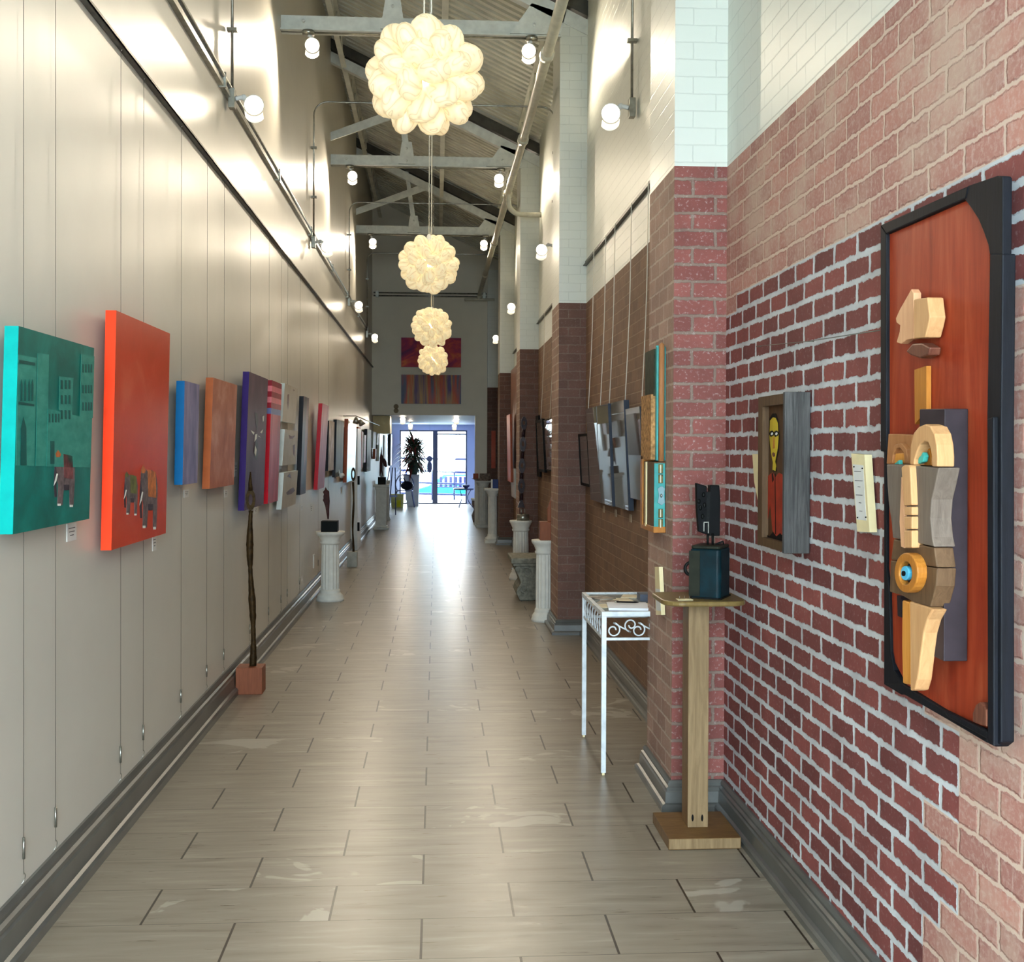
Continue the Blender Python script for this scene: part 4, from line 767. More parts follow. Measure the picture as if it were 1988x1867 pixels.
relief('dark_board', B((398, 45), (400, 38), (532, 36), (528, 1382), (400, 1322)), XF-.052, .055, M_DBD, t, .002)
relief('arch_square', B((232, 170), (360, 175), (345, 335), (222, 330)), XF-.03, .03, M_TAN, t, .002)
relief('small_arch', B((236, 326), (244, 262), (266, 228), (300, 220), (326, 248), (336, 330), (318, 330), (312, 268), (292, 245), (272, 250), (256, 280), (252, 328)), XF-.042, .014, M_TAN, t, .002)
relief('small_eye', B((262, 328), (270, 275), (318, 272), (330, 330)), XF-.036, .01, M_ORW, t, .002)
relief('turquoise_chip', B((256, 352), (262, 330), (288, 308), (292, 345), (272, 360)), XF-.05, .01, M_TQ, t, .002)
relief('great_arch', C8((190, 735), (196, 480), (238, 290), (315, 200), (400, 165), (470, 190), (530, 300), (560, 450), (572, 620), (570, 760), (495, 758), (492, 620), (472, 500), (440, 420), (385, 405), (330, 450), (282, 560), (250, 660), (245, 735)), XF-.085, .04, M_PINE, t, .003)
relief('great_eye', C8((300, 740), (310, 560), (345, 450), (400, 440), (455, 500), (485, 620), (485, 745)), XF-.06, .015, M_OCH, t, .003)
relief('turquoise_chip', C8((262, 700), (300, 640), (345, 600), (365, 555), (388, 610), (370, 690), (320, 715), (280, 725)), XF-.075, .012, M_TQ, t, .002)
relief('torso_block', B((222, 332), (500, 350), (484, 430), (463, 520), (456, 620), (465, 720), (476, 772), (360, 745), (255, 725), (248, 640), (235, 560), (226, 450)), XF-.085, .05, M_GWD, t, .003)
relief('spine_strip', B((300, 348), (316, 335), (340, 336), (347, 350), (356, 550), (314, 554)), XF-.10, .03, M_PINE, t, .003)
for a_, b_ in ((558, 604), (610, 678), (684, 778)): relief('spine_strip', B((315, a_), (357, a_), (357, b_), (317, b_)), XF-.10, .03, M_PINE, t, .003)
relief('spine_side', B((302, 400), (314, 552), (316, 778), (300, 770), (292, 640)), XF-.093, .02, M_PINK_, t)
relief('waist_block', B((260, 730), (476, 776), (490, 881), (385, 865), (245, 840)), XF-.082, .045, M_BWD, t, .003)
relief('hip_block', B((243, 843), (492, 886), (485, 980), (455, 1092), (370, 1070), (300, 1030), (238, 1012)), XF-.082, .045, M_BWD, t, .003)
ring = lambda cx_, cy_, rx, ry, n=24: B(*[(cx_+rx*math.cos(2*math.pi*k/n), cy_+ry*math.sin(2*math.pi*k/n)) for k in range(n)])
relief('wooden_ring', ring(325, 910, 62, 107), XF-.105, .025, M_OCH, t, .003, None, ring(322, 912, 34, 62)); relief('ring_hollow', ring(322, 912, 33, 60), XF-.088, .005, M_DBD, t)
relief('bead_eye', ring(318, 912, 22, 38), XF-.10, .012, M_EYE, t, .002); relief('bead_pupil', ring(310, 914, 8, 14), XF-.103, .004, M_BLACK, t)
relief('hanging_slat', B((278, 1030), (300, 1035), (300, 1148), (282, 1140)), XF-.03, .03, M_DBD, t)
relief('orange_leg', B((305, 1055), (345, 1065), (352, 1310), (348, 1508), (308, 1500), (303, 1300)), XF-.075, .03, M_ORW, t, .004)
relief('pale_leg', B((345, 1062), (440, 1092), (470, 1105), (440, 1160), (420, 1230), (405, 1340), (388, 1480), (372, 1535), (348, 1540)), XF-.085, .035, M_PINE, t, .004)
relief('house_block', B((682, 1660), (700, 1615), (722, 1600), (752, 1640), (752, 1728), (684, 1704)), XF-.02, .02, M_LIP, t)
# ---- boxed figure
E3 = lambda *p: zr(p, 4.669, 1420, 720)
M_WTH = wood('weathered_grey_board', (36, 36, 36), (94, 92, 90), .7, 7, (10, 10, .5), .7); M_DBW = wood('dark_brown_box_wood', (70, 50, 32), (98, 74, 50), .6); M_YEL = plain('painted_yellow', (186, 160, 48), .5, 0, .08); M_ROBE = plain('painted_rust_red', (142, 46, 30), .5, 0, .12, 20)
Xb = 1.158; p1, p2 = on(0, Xb, 1521, 764), on(0, Xb, 1524, 1072); q1, q2 = on(0, Xb, 1471, 771), on(0, Xb, 1472, 1057)
yn2 = (p1.y+p2.y)/2; yf2 = (q1.y+q2.y)/2; zt2 = (p1.z+q1.z)/2; zb2 = (p2.z+q2.z)/2
t = thing('shadow_box', 'weathered wooden box art with a painted yellow face in red robe', 'wall sculpture', (XR, yn2, zb2))
g = G(); g.box((Xb, yn2, zb2-.005), (XR-.004, yn2+.02, zt2+.005), M_WTH); build('side_board', g, t, bevel=.002)
g = G(); g.box((Xb, yf2-.055, zb2), (XR-.004, yf2, zt2), M_DBW); build('side_board', g, t)
g = G(); g.box((Xb, yn2+.02, zt2-.035), (XR-.004, yf2-.055, zt2), M_DBW); build('top_board', g, t)
g = G(); g.box((Xb, yn2+.02, zb2), (XR-.004, yf2-.055, zb2+.03), M_DBW); build('bottom_board', g, t)
Xi = Xb+.022; g = G(); g.box((Xi+.001, yn2+.02, zb2+.03), (Xi+.012, yf2-.055, zt2-.035), wood('brown_back_panel', (64, 42, 26), (90, 62, 38), .6)); build('back_panel', g, t)
fg = lambda nm, m, *p, off=0: relief(nm, E3(*p), Xi-.001-off, .001, m, t)
fg('painted_robe', M_ROBE, (300, 1400), (305, 1050), (330, 950), (372, 920), (400, 960), (430, 920), (462, 940), (462, 1480), (400, 1500), (370, 1440), (350, 1200), (320, 1400))
fg('painted_outline', M_BLACK, (338, 560), (345, 430), (372, 385), (400, 385), (420, 440), (432, 600), (425, 720), (400, 840), (410, 910), (375, 910), (380, 850), (350, 720), off=.0004)
fg('painted_face', M_YEL, (344, 600), (350, 450), (375, 420), (400, 425), (418, 470), (426, 600), (418, 700), (395, 820), (404, 860), (398, 905), (372, 895), (376, 830), (358, 740), off=.001)
for dx in (365, 405):
    fg('painted_eye', M_BLACK, (dx-22, 570), (dx-14, 545), (dx+6, 540), (dx+20, 555), (dx+16, 585), (dx-10, 598), off=.0018); fg('painted_eye', M_CARD, (dx-10, 575), (dx-4, 560), (dx+8, 556), (dx+12, 570), (dx+2, 582), off=.0024)
fg('painted_nose', M_OCH, (380, 600), (390, 600), (392, 700), (372, 705), off=.0018); fg('painted_mouth', M_LIP, (366, 752), (378, 736), (394, 748), (394, 772), (378, 778), off=.0018)
fg('robe_seam', M_BLACK, (392, 930), (397, 930), (402, 1480), (396, 1480), off=.0006); fg('robe_collar', M_BLACK, (365, 930), (375, 925), (384, 985), (370, 1010), off=.0006); fg('ground_strip', M_BLACK, (292, 1510), (292, 1450), (340, 1500), (375, 1460), (405, 1500), (440, 1470), (462, 1500), (462, 1545), off=.001)
# ---- caption boards
M_CREAM = plain('cream_pine_block', (232, 216, 170), .5, 0, .04)
t = thing('caption_board', 'slanted cream wooden block with pinned white note left of the big panel', 'caption board', on(0, 1.225, 1690, 1030), 'cream wooden caption blocks')
relief('block', E3((1085, 748), (1205, 759), (1252, 1462), (1140, 1455)), 1.222, .022, M_CREAM, t)
nt_ = relief('note', E3((1098, 845), (1192, 855), (1222, 1355), (1135, 1345)), 1.2212, .0008, M_CARD, t)
for k, yy in enumerate((905, 990, 1045, 1120, 1190, 1265)):
    x_ = 1112+.07*(yy-905); w_2 = (62, 70, 24, 60, 22, 26)[k]; o_ = 0 if w_2 > 50 else 22; relief('handwriting', E3((x_+o_, yy), (x_+o_+w_2, yy+3), (x_+o_+w_2, yy+9), (x_+o_, yy+6)), 1.2206, .0003, M_INK, nt_)
for u, v in ((1107, 868), (1183, 882), (1140, 1328), (1214, 1325)): relief('pin', E3((u-4, v-6), (u+4, v-6), (u+4, v+6), (u-4, v+6)), 1.2195, .002, M_BLACK, nt_)
t = thing('caption_board', 'cream caption block half hidden behind the weathered box art', 'caption board', on(0, 1.225, 1466, 985), 'cream wooden caption blocks')
relief('block', [(1460.5, 881), (1473, 882), (1474, 985), (1464, 935)], 1.232, .015, M_CREAM, t)
t = thing('caption_board', 'cream caption block on the side of the nearest pillar above the shelf', 'caption board', on(0, 1.0, 1290, 1190), 'cream wooden caption blocks')
D4 = lambda *p: zr(p, 5.491, 1240, 900)
g = G(); P = [on(0, .998, *p) for p in D4((170, 1098), (215, 1098), (240, 1612), (182, 1612))]; g.prism(P, (.018, 0, 0), M_CREAM); build('block', g, t)
g = G(); P = [on(0, .9975, *p) for p in D4((178, 1330), (226, 1338), (236, 1570), (186, 1560))]; g.prism(P, (.0005, 0, 0), M_CARD); build('note', g, t)
# ---- door-hardware assemblage on the first pillar side
M_TURQ = plain('turquoise_enamel', (70, 152, 148), .4, 0, .08, 14); M_BARK = plain('rough_bark', (158, 118, 76), .8, 0, .3, 50, bump=1); M_DGR = plain('dark_green_chipped_paint', (40, 46, 32), .6, 0, .35, 25); M_HNG = plain('old_brass_hinge', (96, 88, 52), .4, .6, .2, 30); M_KEY = plain('worn_zinc_plate', (112, 136, 140), .4, .4, .1)
t = thing('salvage_assemblage', 'narrow turquoise salvage assemblage with keyhole plate on the side of the nearest pillar', 'wall sculpture', (XP, 5.25, 1.19))
YN = 5.13; F5 = lambda u, v, Y=YN: on(1, Y, 1100+u/4.445, 640+v/4.445)
def fbox(nm, u0, v0, u1, v1, Y, dy, m, xr=None, bevel=.002):
    a, b = F5(u0, v0, Y), F5(u1, v1, Y); g = G(); g.box((a.x, Y, b.z), (xr if xr else b.x, Y+dy, a.z), m); return build(nm, g, t, bevel=bevel)
XA = F5(755, 1150).x
fbox('lower_box', 755, 1140, 868, 1715, YN, .30, M_BWD, XP-.001)
fbox('turquoise_plate', 757, 1152, 866, 1712, YN-.006, .006, M_TURQ, XP-.003)
for v0, v1 in ((1160, 1240), (1248, 1325), (1545, 1622), (1632, 1712)):
    fbox('hinge_strip', 793, v0, 832, v1, YN-.010, .005, M_HNG); fbox('hinge_pin', 808, v0+4, 816, v1-4, YN-.013, .004, M_CORD)
cxk, czk = F5(815, 1430, YN).x, F5(815, 1430, YN).z; a_ = [(0, 1), (.35, .93), (.55, .82), (1, .75), (.85, .5), (.62, 0), (.85, -.5), (1, -.75), (.55, -.82), (.35, -.93), (0, -1)]; pts = [(cxk+.0175*u, YN-.009, czk+.043*v) for u, v in a_]+[(cxk-.0175*u, YN-.009, czk+.043*v) for u, v in reversed(a_[1:-1])]
g = G(); g.prism(pts, (0, .004, 0), M_KEY); kp_ = build('keyhole_plate', g, t, bevel=.001); g = G(); g.ell((cxk-.001, YN-.012, czk), (.005, .005, .009), M_GALV, 10, 8); build('knob', g, kp_)
fbox('bottom_sill', 750, 1700, 874, 1752, YN-.012, .33, M_OCH, XP-.001)
fbox('turquoise_back', 775, 135, 870, 1130, YN+.02, .02, M_TURQ, XP-.001)
a, b = F5(822, 110, YN+.01), F5(822, 1135, YN+.01); g = G(); g.tube([(a.x, YN+.012, b.z), (a.x, YN+.012, a.z-.01), (a.x, YN+.012, a.z)], 0, M_TAN, 12, [.013, .013, .003]); build('half_round_post', g, t)
for u in (785, 860): fbox('turquoise_strip', u-6, 150, u+6, 1128, YN+.008, .012, M_TURQ)
for nm, x0, y0, y1, z0, z1, m in (('green_board', XA+.004, YN+.04, YN+.26, F5(0, 560).z, F5(0, 150).z, M_DGR), ('bark_board', XA-.006, YN+.05, YN+.30, F5(0, 1120).z, F5(0, 545).z, M_BARK), ('orange_edge', XA-.006, YN+.26, YN+.31, F5(0, 1715).z, F5(0, 1090).z, M_OCH), ('cream_edge', XA-.005, YN+.17, YN+.20, F5(0, 1715).z, F5(0, 1140).z, M_CREAM)):
    g = G(); g.box((x0, y0, z0), (XP-.002, y1, z1), m); build(nm, g, t)
# ================================================================ wooden shelf pedestal with lock sculpture
M_PLK = wood('pale_worn_timber', (112, 90, 62), (150, 125, 92), .6, 7, (7, 7, .6)); M_PBR = wood('brown_varnished_wood', (92, 64, 32), (122, 90, 50), .4, 5, (2, 9, 2)); M_OLV = wood('olive_varnished_shelf', (104, 84, 46), (130, 108, 66), .35, 5, (6, 1.2, 1))
a, b = on(2, 0, 1298, 1650), on(2, 0, 1443, 1650); y0 = a.y; t = thing('shelf_pedestal', 'rustic wooden pedestal with square base and rounded shelf top in front of the nearest pillar', 'pedestal', ((a.x+b.x)/2, y0+.16, 0))
g = G(); g.box((a.x, y0, .001), (b.x-.005, y0+.33, .044), M_PBR); g.box((a.x+.002, y0-.001, .003), (b.x-.007, y0+.001, .042), M_PLK); build('base', g, t, bevel=.004)
c0, c1 = on(2, .044, 1335, 1606), on(2, .044, 1375, 1606); yc = c0.y; ztop_ = 1.555-(1168-870)/(2260/(y0+.01))
g = G(); g.box((c0.x, yc, .044), (c1.x, yc+.012, ztop_-.02), M_PLK); build('front_plank', g, t, bevel=.002)
g = G(); g.box((c0.x, yc+.012, .044), (c1.x, yc+.11, ztop_-.02), M_PBR); build('post', g, t)
for u in (775, 890):
    p = on(1, yc, 1220+u/6.22, 1400+1165/6.22); g = G(); g.ell((p.x, yc-.001, p.z), (.0045, .003, .014), M_BLACK, 10, 8); build('screw_hole', g, t)
L = on(1, y0+.22, 1269, 1140); R = on(1, y0+.10, 1447, 1164); g = G(); x0s, x1s, ys0, ys1, rr = L.x, XR-.035, y0-.02, y0+.30, .05; P = []
for cx_, cy_, a0 in ((x1s-rr, ys1-rr, 0), (x0s+rr, ys1-rr, 90), (x0s+rr*1.6, ys0+rr*1.6, 180), (x1s-rr*1.6, ys0+rr*1.6, 270)):
    for k in range(6): an = math.radians(a0+k*18); r_ = rr*(1.6 if a0 >= 180 else 1); P.append((cx_+r_*math.cos(an), cy_+r_*math.sin(an), ztop_-.02))
g.prism(P, (0, 0, .02), M_OLV); shf = build('shelf', g, t, bevel=.006)
zs = ztop_+.0005; M_DG = plain('dark_blue_green_patina', (6, 30, 36), .45, .0, .35, 18, .12, bump=.4); M_IRON = plain('blackened_iron', (16, 17, 16), .5, .1, .3, 30, bump=.5); M_DOL = plain('dark_olive_metal', (34, 36, 28), .5, .1, .2, 20)
ctr = on(1, y0+.13, 1380, 1100); cx_, cy_ = ctr.x, y0+.135
t = thing('lock_sculpture', 'dark blue-green metal canister sculpture with chain and black upright slabs on the wooden shelf', 'sculpture', (cx_, cy_, zs))
rot = Matrix.Translation((cx_, cy_, 0)) @ Matrix.Rotation(math.radians(-28), 4, 'Z')
def rg(): g = G(); g.M = rot; return g
zc = on(1, y0+.13, 1380, 1057).z; zc1 = zc-zs
g = rg(); oct_ = [(-.062, -.075), (-.052, -.085), (.052, -.085), (.062, -.075), (.062, .065), (.05, .075), (-.05, .075), (-.062, .065)]
g.prism([(x, y, zs) for x, y in oct_], (0, 0, zc1-.012), M_DG); build('canister', g, t, bevel=.008)
g = rg(); g.prism([(x*1.06, y*1.05, zs) for x, y in oct_], (0, 0, .006), M_IRON); build('foot_plate', g, t)
g = rg(); g.prism([(x*.96, y*.96, zc-.012) for x, y in oct_], (0, 0, .012), M_DOL); build('lid', g, t, bevel=.004)
g = rg(); g.box((-.064, -.088, zs+.01), (-.020, -.083, zc-.02), M_DOL); build('side_plate', g, t)
g = G(); g.tube([(cx_-.088+.022*math.cos(a), cy_-.03, zs+.115+.024*math.sin(a)) for a in [k*math.pi/8 for k in range(17)]], .0065, M_IRON, 8, cap=False); build('ring_handle', g, t)
first = None; cc = [(cx_-.050-.012*math.sin(k*.9), cy_-.082+.003*k, zs+.06+.0215*k) for k in range(9)]
for k, c in enumerate(cc):
    if first is None:
        g = G(); g.tube([(.009*math.cos(a), 0, .014*math.sin(a)) for a in [j*math.pi/6 for j in range(13)]], .0028, M_IRON, 6, cap=False); first = o = build('chain_link', g, t, origin=(0, 0, 0))
    else: o = first.copy(); COL.objects.link(o); o.parent = t
    o.location = Vector(c)-Vector(t['_o']); o.rotation_euler = (0, .3*(k % 3-1), 1.4*(k % 2))
for dx in (-.012, .008): g = G(); g.tube([(cx_+dx, cy_, zc-.005), (cx_+dx, cy_, zc+.045)], .005, M_IRON, 8); build('rod', g, t)
g = G(); g.tube([(cx_+.02, cy_, zc), (cx_+.05, cy_, zc+.012), (cx_+.055, cy_, zc-.01)], .005, M_IRON, 6); build('lid_handle', g, t)
y_ = cy_; H4 = lambda u, v: on(1, y_, 1240+u/5.491, 900+v/5.491)
g = G(); g.prism([H4(615, 205), H4(728, 240), H4(728, 640), H4(755, 765), H4(640, 725), H4(622, 480)], (0, .03, 0), M_BLACK); build('left_slab', g, t, bevel=.003)
g = G(); g.prism([H4(762, 228), H4(862, 230), H4(872, 380), H4(866, 770), H4(752, 770), H4(748, 500)], (.0, .045, 0), M_BLACK); build('right_slab', g, t, bevel=.003)
g = G(); g.prism([H4(722, 300), H4(768, 300), H4(768, 700), H4(722, 700)], (0, .02, 0), M_IRON); build('core_block', g, t)
g = G(); 
for (u0, v0, u1, v1) in ((688, 620, 696, 720), (736, 630, 744, 740), (688, 618, 744, 628)): g.prism([H4(u0, v0), H4(u1, v0), H4(u1, v1), H4(u0, v1)], (0, -.006, 0), M_GALV)
build('small_latch', g, t)
for u, v in ((640, 400), (655, 470), (690, 330), (700, 440), (680, 560)): p = H4(u, v); g = G(); g.ell((p.x, p.y-.003, p.z), (.007, .006, .010), M_IRON, 8, 6); build('stud', g, t)
p = on(2, zs, 1330, 1160); g = G(); g.box((1.0-.06, y0+.02, zs), (1.04-.06+.02, y0+.06, zs+.002), M_CREAM); g2 = build('small_wood_slip', g, None, 'small cream wooden slip with nails lying on the shelf by the canister', 'wood slip')
for k in range(3): g = G(); g.tube([(.95+.02*k, y0+.04, zs+.002), (.951+.02*k, y0+.04, zs+.016)], .0008, M_GALV, 5); build('nail', g, g2)
# ================================================================ white iron table with papers
M_IRW = plain('chipped_white_iron', (214, 220, 224), .45, .1, .08, 20)
tx0, tx1, ty0, ty1, tz = .80, XR-.06, 5.50, 6.235, .775; t = thing('iron_table', 'narrow white wrought iron table with scrolled apron behind the nearest pillar', 'table', ((tx0+tx1)/2, (ty0+ty1)/2, 0))
for x in (tx0, tx1):
    for y in (ty0, ty1): g = G(); g.box((x-.011, y-.011, .012), (x+.011, y+.011, tz-.004), M_IRW); g.box((x-.006, y-.006, 0), (x+.006, y+.006, .012), M_CREAM); build('leg', g, t)
g = G()
for a, b in (((tx0-.012, ty0-.014), (tx1+.012, ty0+.006)), ((tx0-.012, ty1-.006), (tx1+.012, ty1+.014)), ((tx0-.012, ty0), (tx0+.008, ty1)), ((tx1-.008, ty0), (tx1+.012, ty1))): g.box((a[0], a[1], tz-.018), (b[0], b[1], tz+.006), M_IRW)
build('top_frame', g, t, bevel=.002)
g = G(); g.box((tx0+.008, ty0+.006, tz-.004), (tx1-.008, ty1-.006, tz), NT('table_glass_plate', .1).col((150, 160, 160)).m); build('glass_top', g, t)
zl = tz-.125; g = G()
for a, b in (((tx0-.006, ty0-.008), (tx1+.006, ty0+.004)), ((tx0-.006, ty1-.004), (tx1+.006, ty1+.008)), ((tx0-.006, ty0), (tx0+.006, ty1)), ((tx1-.006, ty0), (tx1+.006, ty1))): g.box((a[0], a[1], zl-.006), (b[0], b[1], zl+.006), M_IRW)
build('lower_rail', g, t)
def spiral(cx, cz, r0, r1, a0, turns, n=22): return [(cx+(r0+(r1-r0)*k/n)*math.cos(a0+turns*2*math.pi*k/n), cz+(r0+(r1-r0)*k/n)*math.sin(a0+turns*2*math.pi*k/n)) for k in range(n+1)]
zm = (tz-.018+zl)/2; hh = (tz-.018-zl)/2-.006
for k in range(3):
    x = tx0+.045+.12*k; P = spiral(x, zm-.012, .012, hh-.012+.0, 0, 1.25)[::1]; P = [(u, v) for u, v in P]
    Q = spiral(x+.085, zm+.012, .010, hh-.014, math.pi, 1.25)
    g = G(); g.tube([(u, ty0-.002, v) for u, v in P+[( x+.042, zm)]+Q[::-1]], .004, M_IRW, 6); build('scroll', g, t)
for k in range(8):
    y = ty0+.05+.09*k; g = G(); g.tube([(tx0, y+u, v) for u, v in [(a, zm+b) for a, b in ((-.03, -hh), (.0, -hh*.4), (.028, 0), (0, hh*.45), (-.03, hh))]], .004, M_IRW, 6); g.tube([(tx0, y+.014*math.cos(a), zm+.018*math.sin(a)) for a in [j*math.pi/5 for j in range(11)]], .003, M_IRW, 5, cap=False); build('lattice_scroll', g, t)
zz = tz+.0005; M_PAP = plain('white_page', (228, 230, 236), .6, 0, .02); M_PAPC = plain('cream_leaflet', (212, 200, 172), .6, 0, .08); M_PHOTO = paint('printed_photo_card', [(.3, (70, 66, 66)), (.5, (150, 140, 128)), (.7, (200, 196, 188))], 20)
def sheet(nm, x, y, w, d, a, z, h, m, label, cat, grp=None):
    g = G(); g.M = Matrix.Translation((x, y, z)) @ Matrix.Rotation(math.radians(a), 4, 'Z'); g.box((-w/2, -d/2, 0), (w/2, d/2, h), m); return build(nm, g, None, label, cat, grp)
o = sheet('guest_book', .935, 5.64, .19, .22, -6, zz+.004, .012, M_PAP, 'open white guest book on the near end of the white iron table', 'book')
g = G(); g.M = Matrix.Translation((.935, 5.64, zz+.016)) @ Matrix.Rotation(math.radians(-6), 4, 'Z'); V = []; n = 10
for i in range(n+1):
    v = -.11+.22*i/n; z = .010*math.exp(-(v/.03)**2)*0+.006*math.sin(math.pi*i/n); V += [(-.098, v, z), (.098, v, z)]
g.mesh(V, [(2*i, 2*i+1, 2*i+3, 2*i+2) for i in range(n)], M_PAP, True); build('open_page', g, o)
g = G(); g.tube([(.885, 5.652, zz+.031), (.975, 5.635, zz+.031), (.99, 5.632, zz+.03)], 0, M_BLACK, 8, [.004, .004, .001]); g.tube([(.875, 5.654, zz+.031), (.885, 5.652, zz+.031)], .0045, M_GALV, 8); build('pen', g, None, 'black pen lying across the open guest book', 'pen')
for k, (x, y, w, d, a, m, lb) in enumerate(((.83, 5.72, .07, .13, 15, M_PAPC, 'cream leaflet at the aisle edge of the iron table left of the guest book'), (.87, 5.86, .09, .14, -20, M_PHOTO, 'photo leaflet just behind the guest book'), (.86, 6.02, .10, .13, 25, M_PHOTO, 'printed leaflet near the far aisle corner of the iron table'),
        (.96, 5.95, .09, .13, 5, M_PAPC, 'cream leaflet in the middle of the iron table'), (1.03, 6.08, .10, .12, -15, M_PAPC, 'cream card toward the far wall side of the iron table'), (1.09, 5.72, .08, .15, 10, M_PAPC, 'cream leaflet stack right of the guest book'))):
    sheet('leaflet', x, y, w, d, a, zz, .003+.0015*(k % 3), m, lb, 'leaflet', 'leaflets on the iron table')
sheet('card_box', 1.11, 5.95, .13, .10, 0, zz, .035, plain('blue_grey_box', (98, 106, 122), .5), 'low blue-grey card box at the wall side of the iron table', 'box')
# ================================================================ bay walls: rails, cords, framed prints
for i, (a, b) in enumerate(((PIL[0]+PD, PIL[1]), (PIL[1]+PD, PIL[2]), (PIL[2]+PD, PIL[3]))):
    g = G(); g.box((XR-.012, a, 3.09), (XR, b, 3.125), M_RAIL); g.box((XR-.028, a, 3.086), (XR, b, 3.092), M_RAIL)
    build('picture_rail', g, None, 'short grey picture rail on the brick wall in the %s bay' % ('bay behind the iron table;', 'third', 'fourth')[i] if i else 'short grey picture rail with white cords above the leaning glazed prints', 'rail', 'picture rails in the brick bays')
F5R = lambda *p: [(1100+u/4.445, 640+v/4.445) for u, v in p]
def mirror_mat(nm, c, k):
    t = NT(nm, .5); t.col(t.ramp(t.noise(t.uv(), 6, 4), [(.35, tuple(v*.8 for v in c)), (.65, c)])); t.b.inputs['Coat Weight'].default_value = 1; t.b.inputs['Coat Roughness'].default_value = .02; t.b.inputs['Coat IOR'].default_value = k; return t.m
M_GLZ = mirror_mat('glazed_dark_print', (92, 80, 72), 2.6); M_GLZ2 = mirror_mat('glazed_grey_print', (70, 66, 62), 2.2); M_SLATE = plain('slate_blue_edge', (58, 66, 80), .4)
def right_face(ft, nt, nb, fb, Xt, Xb):
    a, b, c, d = on(0, Xt, *ft), on(0, Xt, *nt), on(0, Xb, *nb), on(0, Xb, *fb); yf = (a.y+d.y)/2; yn = (b.y+c.y)/2; z1 = (a.z+b.z)/2; z0 = (c.z+d.z)/2
    return [Vector((Xt, yf, z1)), Vector((Xt, yn, z1)), Vector((Xb, yn, z0)), Vector((Xb, yf, z0))]
def print_(lb, pts, Xt, Xb, m, me, th=.03, inner=None, grp='leaning glazed prints in the bay behind the iron table', cords=()):
    q = right_face(*pts, Xt, Xb); ext = Vector((th, 0, 0)); t = thing('framed_print', lb, 'framed print', q[2], grp)
    if inner:
        w = inner; e1 = (q[1]-q[0]).normalized()*w; e2 = (q[3]-q[0]).normalized()*w; qi = [q[0]+e1+e2, q[1]-e1+e2, q[2]-e1-e2, q[3]+e1-e2]
        g = G(); g.prism([p-Vector((.006, 0, 0)) for p in q], ext, me, None, [p-Vector((.006, 0, 0)) for p in qi]); build('frame', g, t)
        g = G(); g.prism(qi, (.004, 0, 0), m); build('glazing', g, t)
    else:
        g = G(); g.prism(q, (.003, 0, 0), m); build('glazing', g, t); g = G(); g.prism([p+Vector((.003, 0, 0)) for p in q], ext, me); build('back_box', g, t)
    for f in cords:
        p = q[0].lerp(q[1], f)+Vector((th*.6, 0, -.01)); g = G(); g.tube(bez([p, p.lerp(Vector((XR-.03, p.y, 3.1)), .5)+Vector((.008, 0, 0)), Vector((XR-.032, p.y, 3.1))], 6), .0032, M_CORD, 6); build('hanging_cord', g, t)
    return t
print_('glazed print nearest the turquoise assemblage, hung on a white cord', F5R((495, 690), (642, 655), (660, 1480), (565, 1452)), 1.165, 1.20, M_GLZ, M_SLATE, .032, cords=(.93,))
print_('tallest glazed print, second from the turquoise assemblage', F5R((382, 640), (487, 597), (537, 1557), (420, 1528)), 1.165, 1.20, M_GLZ2, M_SLATE, .032, cords=(.9,))
print_('third glazed print from the turquoise assemblage', F5R((255, 660), (343, 640), (405, 1530), (300, 1492)), 1.165, 1.20, M_GLZ, M_SLATE, .032, cords=(.1, .9))
print_('fourth glazed print, far end of the leaning row', F5R((165, 685), (249, 661), (299, 1490), (208, 1468)), 1.165, 1.205, M_GLZ2, M_WHITEP, .025, cords=(.05,))
print_('small black framed print beside the second pillar', F5R((93, 905), (170, 893), (215, 1362), (140, 1340)), 1.19, 1.215, M_GLZ2, M_BLACK, .02, .02)
for x, y, lb in ((1224, 1006, 'below the tallest glazed print'), (1195, 996, 'below the third glazed print'), (1172, 988, 'below the fourth glazed print')):
    p = on(0, XR-.003, x, y); g = G(); g.box((XR-.003, p.y-.04, p.z-.025), (XR-.0005, p.y+.04, p.z+.025), plain('tan_title_card', (176, 160, 138), .6)); build('title_card', g, None, 'small tan title card on the brick '+lb, 'card', 'title cards on the brick wall')
G8 = lambda *p: [(970+u/8.118, 780+v/8.118) for u, v in p]
print_('black framed print leaning at the far end of the third bay', G8((550, 300), (660, 270), (735, 1110), (630, 1105)), 1.16, 1.19, M_GLZ2, M_BLACK, .03, .03, 'framed prints in the third bay', cords=(.5,))
print_('pink matted black framed print in the third bay near the second pillar', G8((690, 280), (880, 250), (900, 1100), (745, 1085)), 1.16, 1.19, mirror_mat('pink_matted_print', (150, 112, 104), 1.9), M_BLACK, .03, .012, 'framed prints in the third bay', cords=(.4,))
g = G(); q = right_face(*G8((545, 225), (585, 225), (655, 1190), (610, 1180)), 1.20, 1.22); g.prism(q, (.02, 0, 0), M_BLACK); build('black_artwork', g, None, 'narrow black artwork behind the framed prints of the third bay', 'panel')
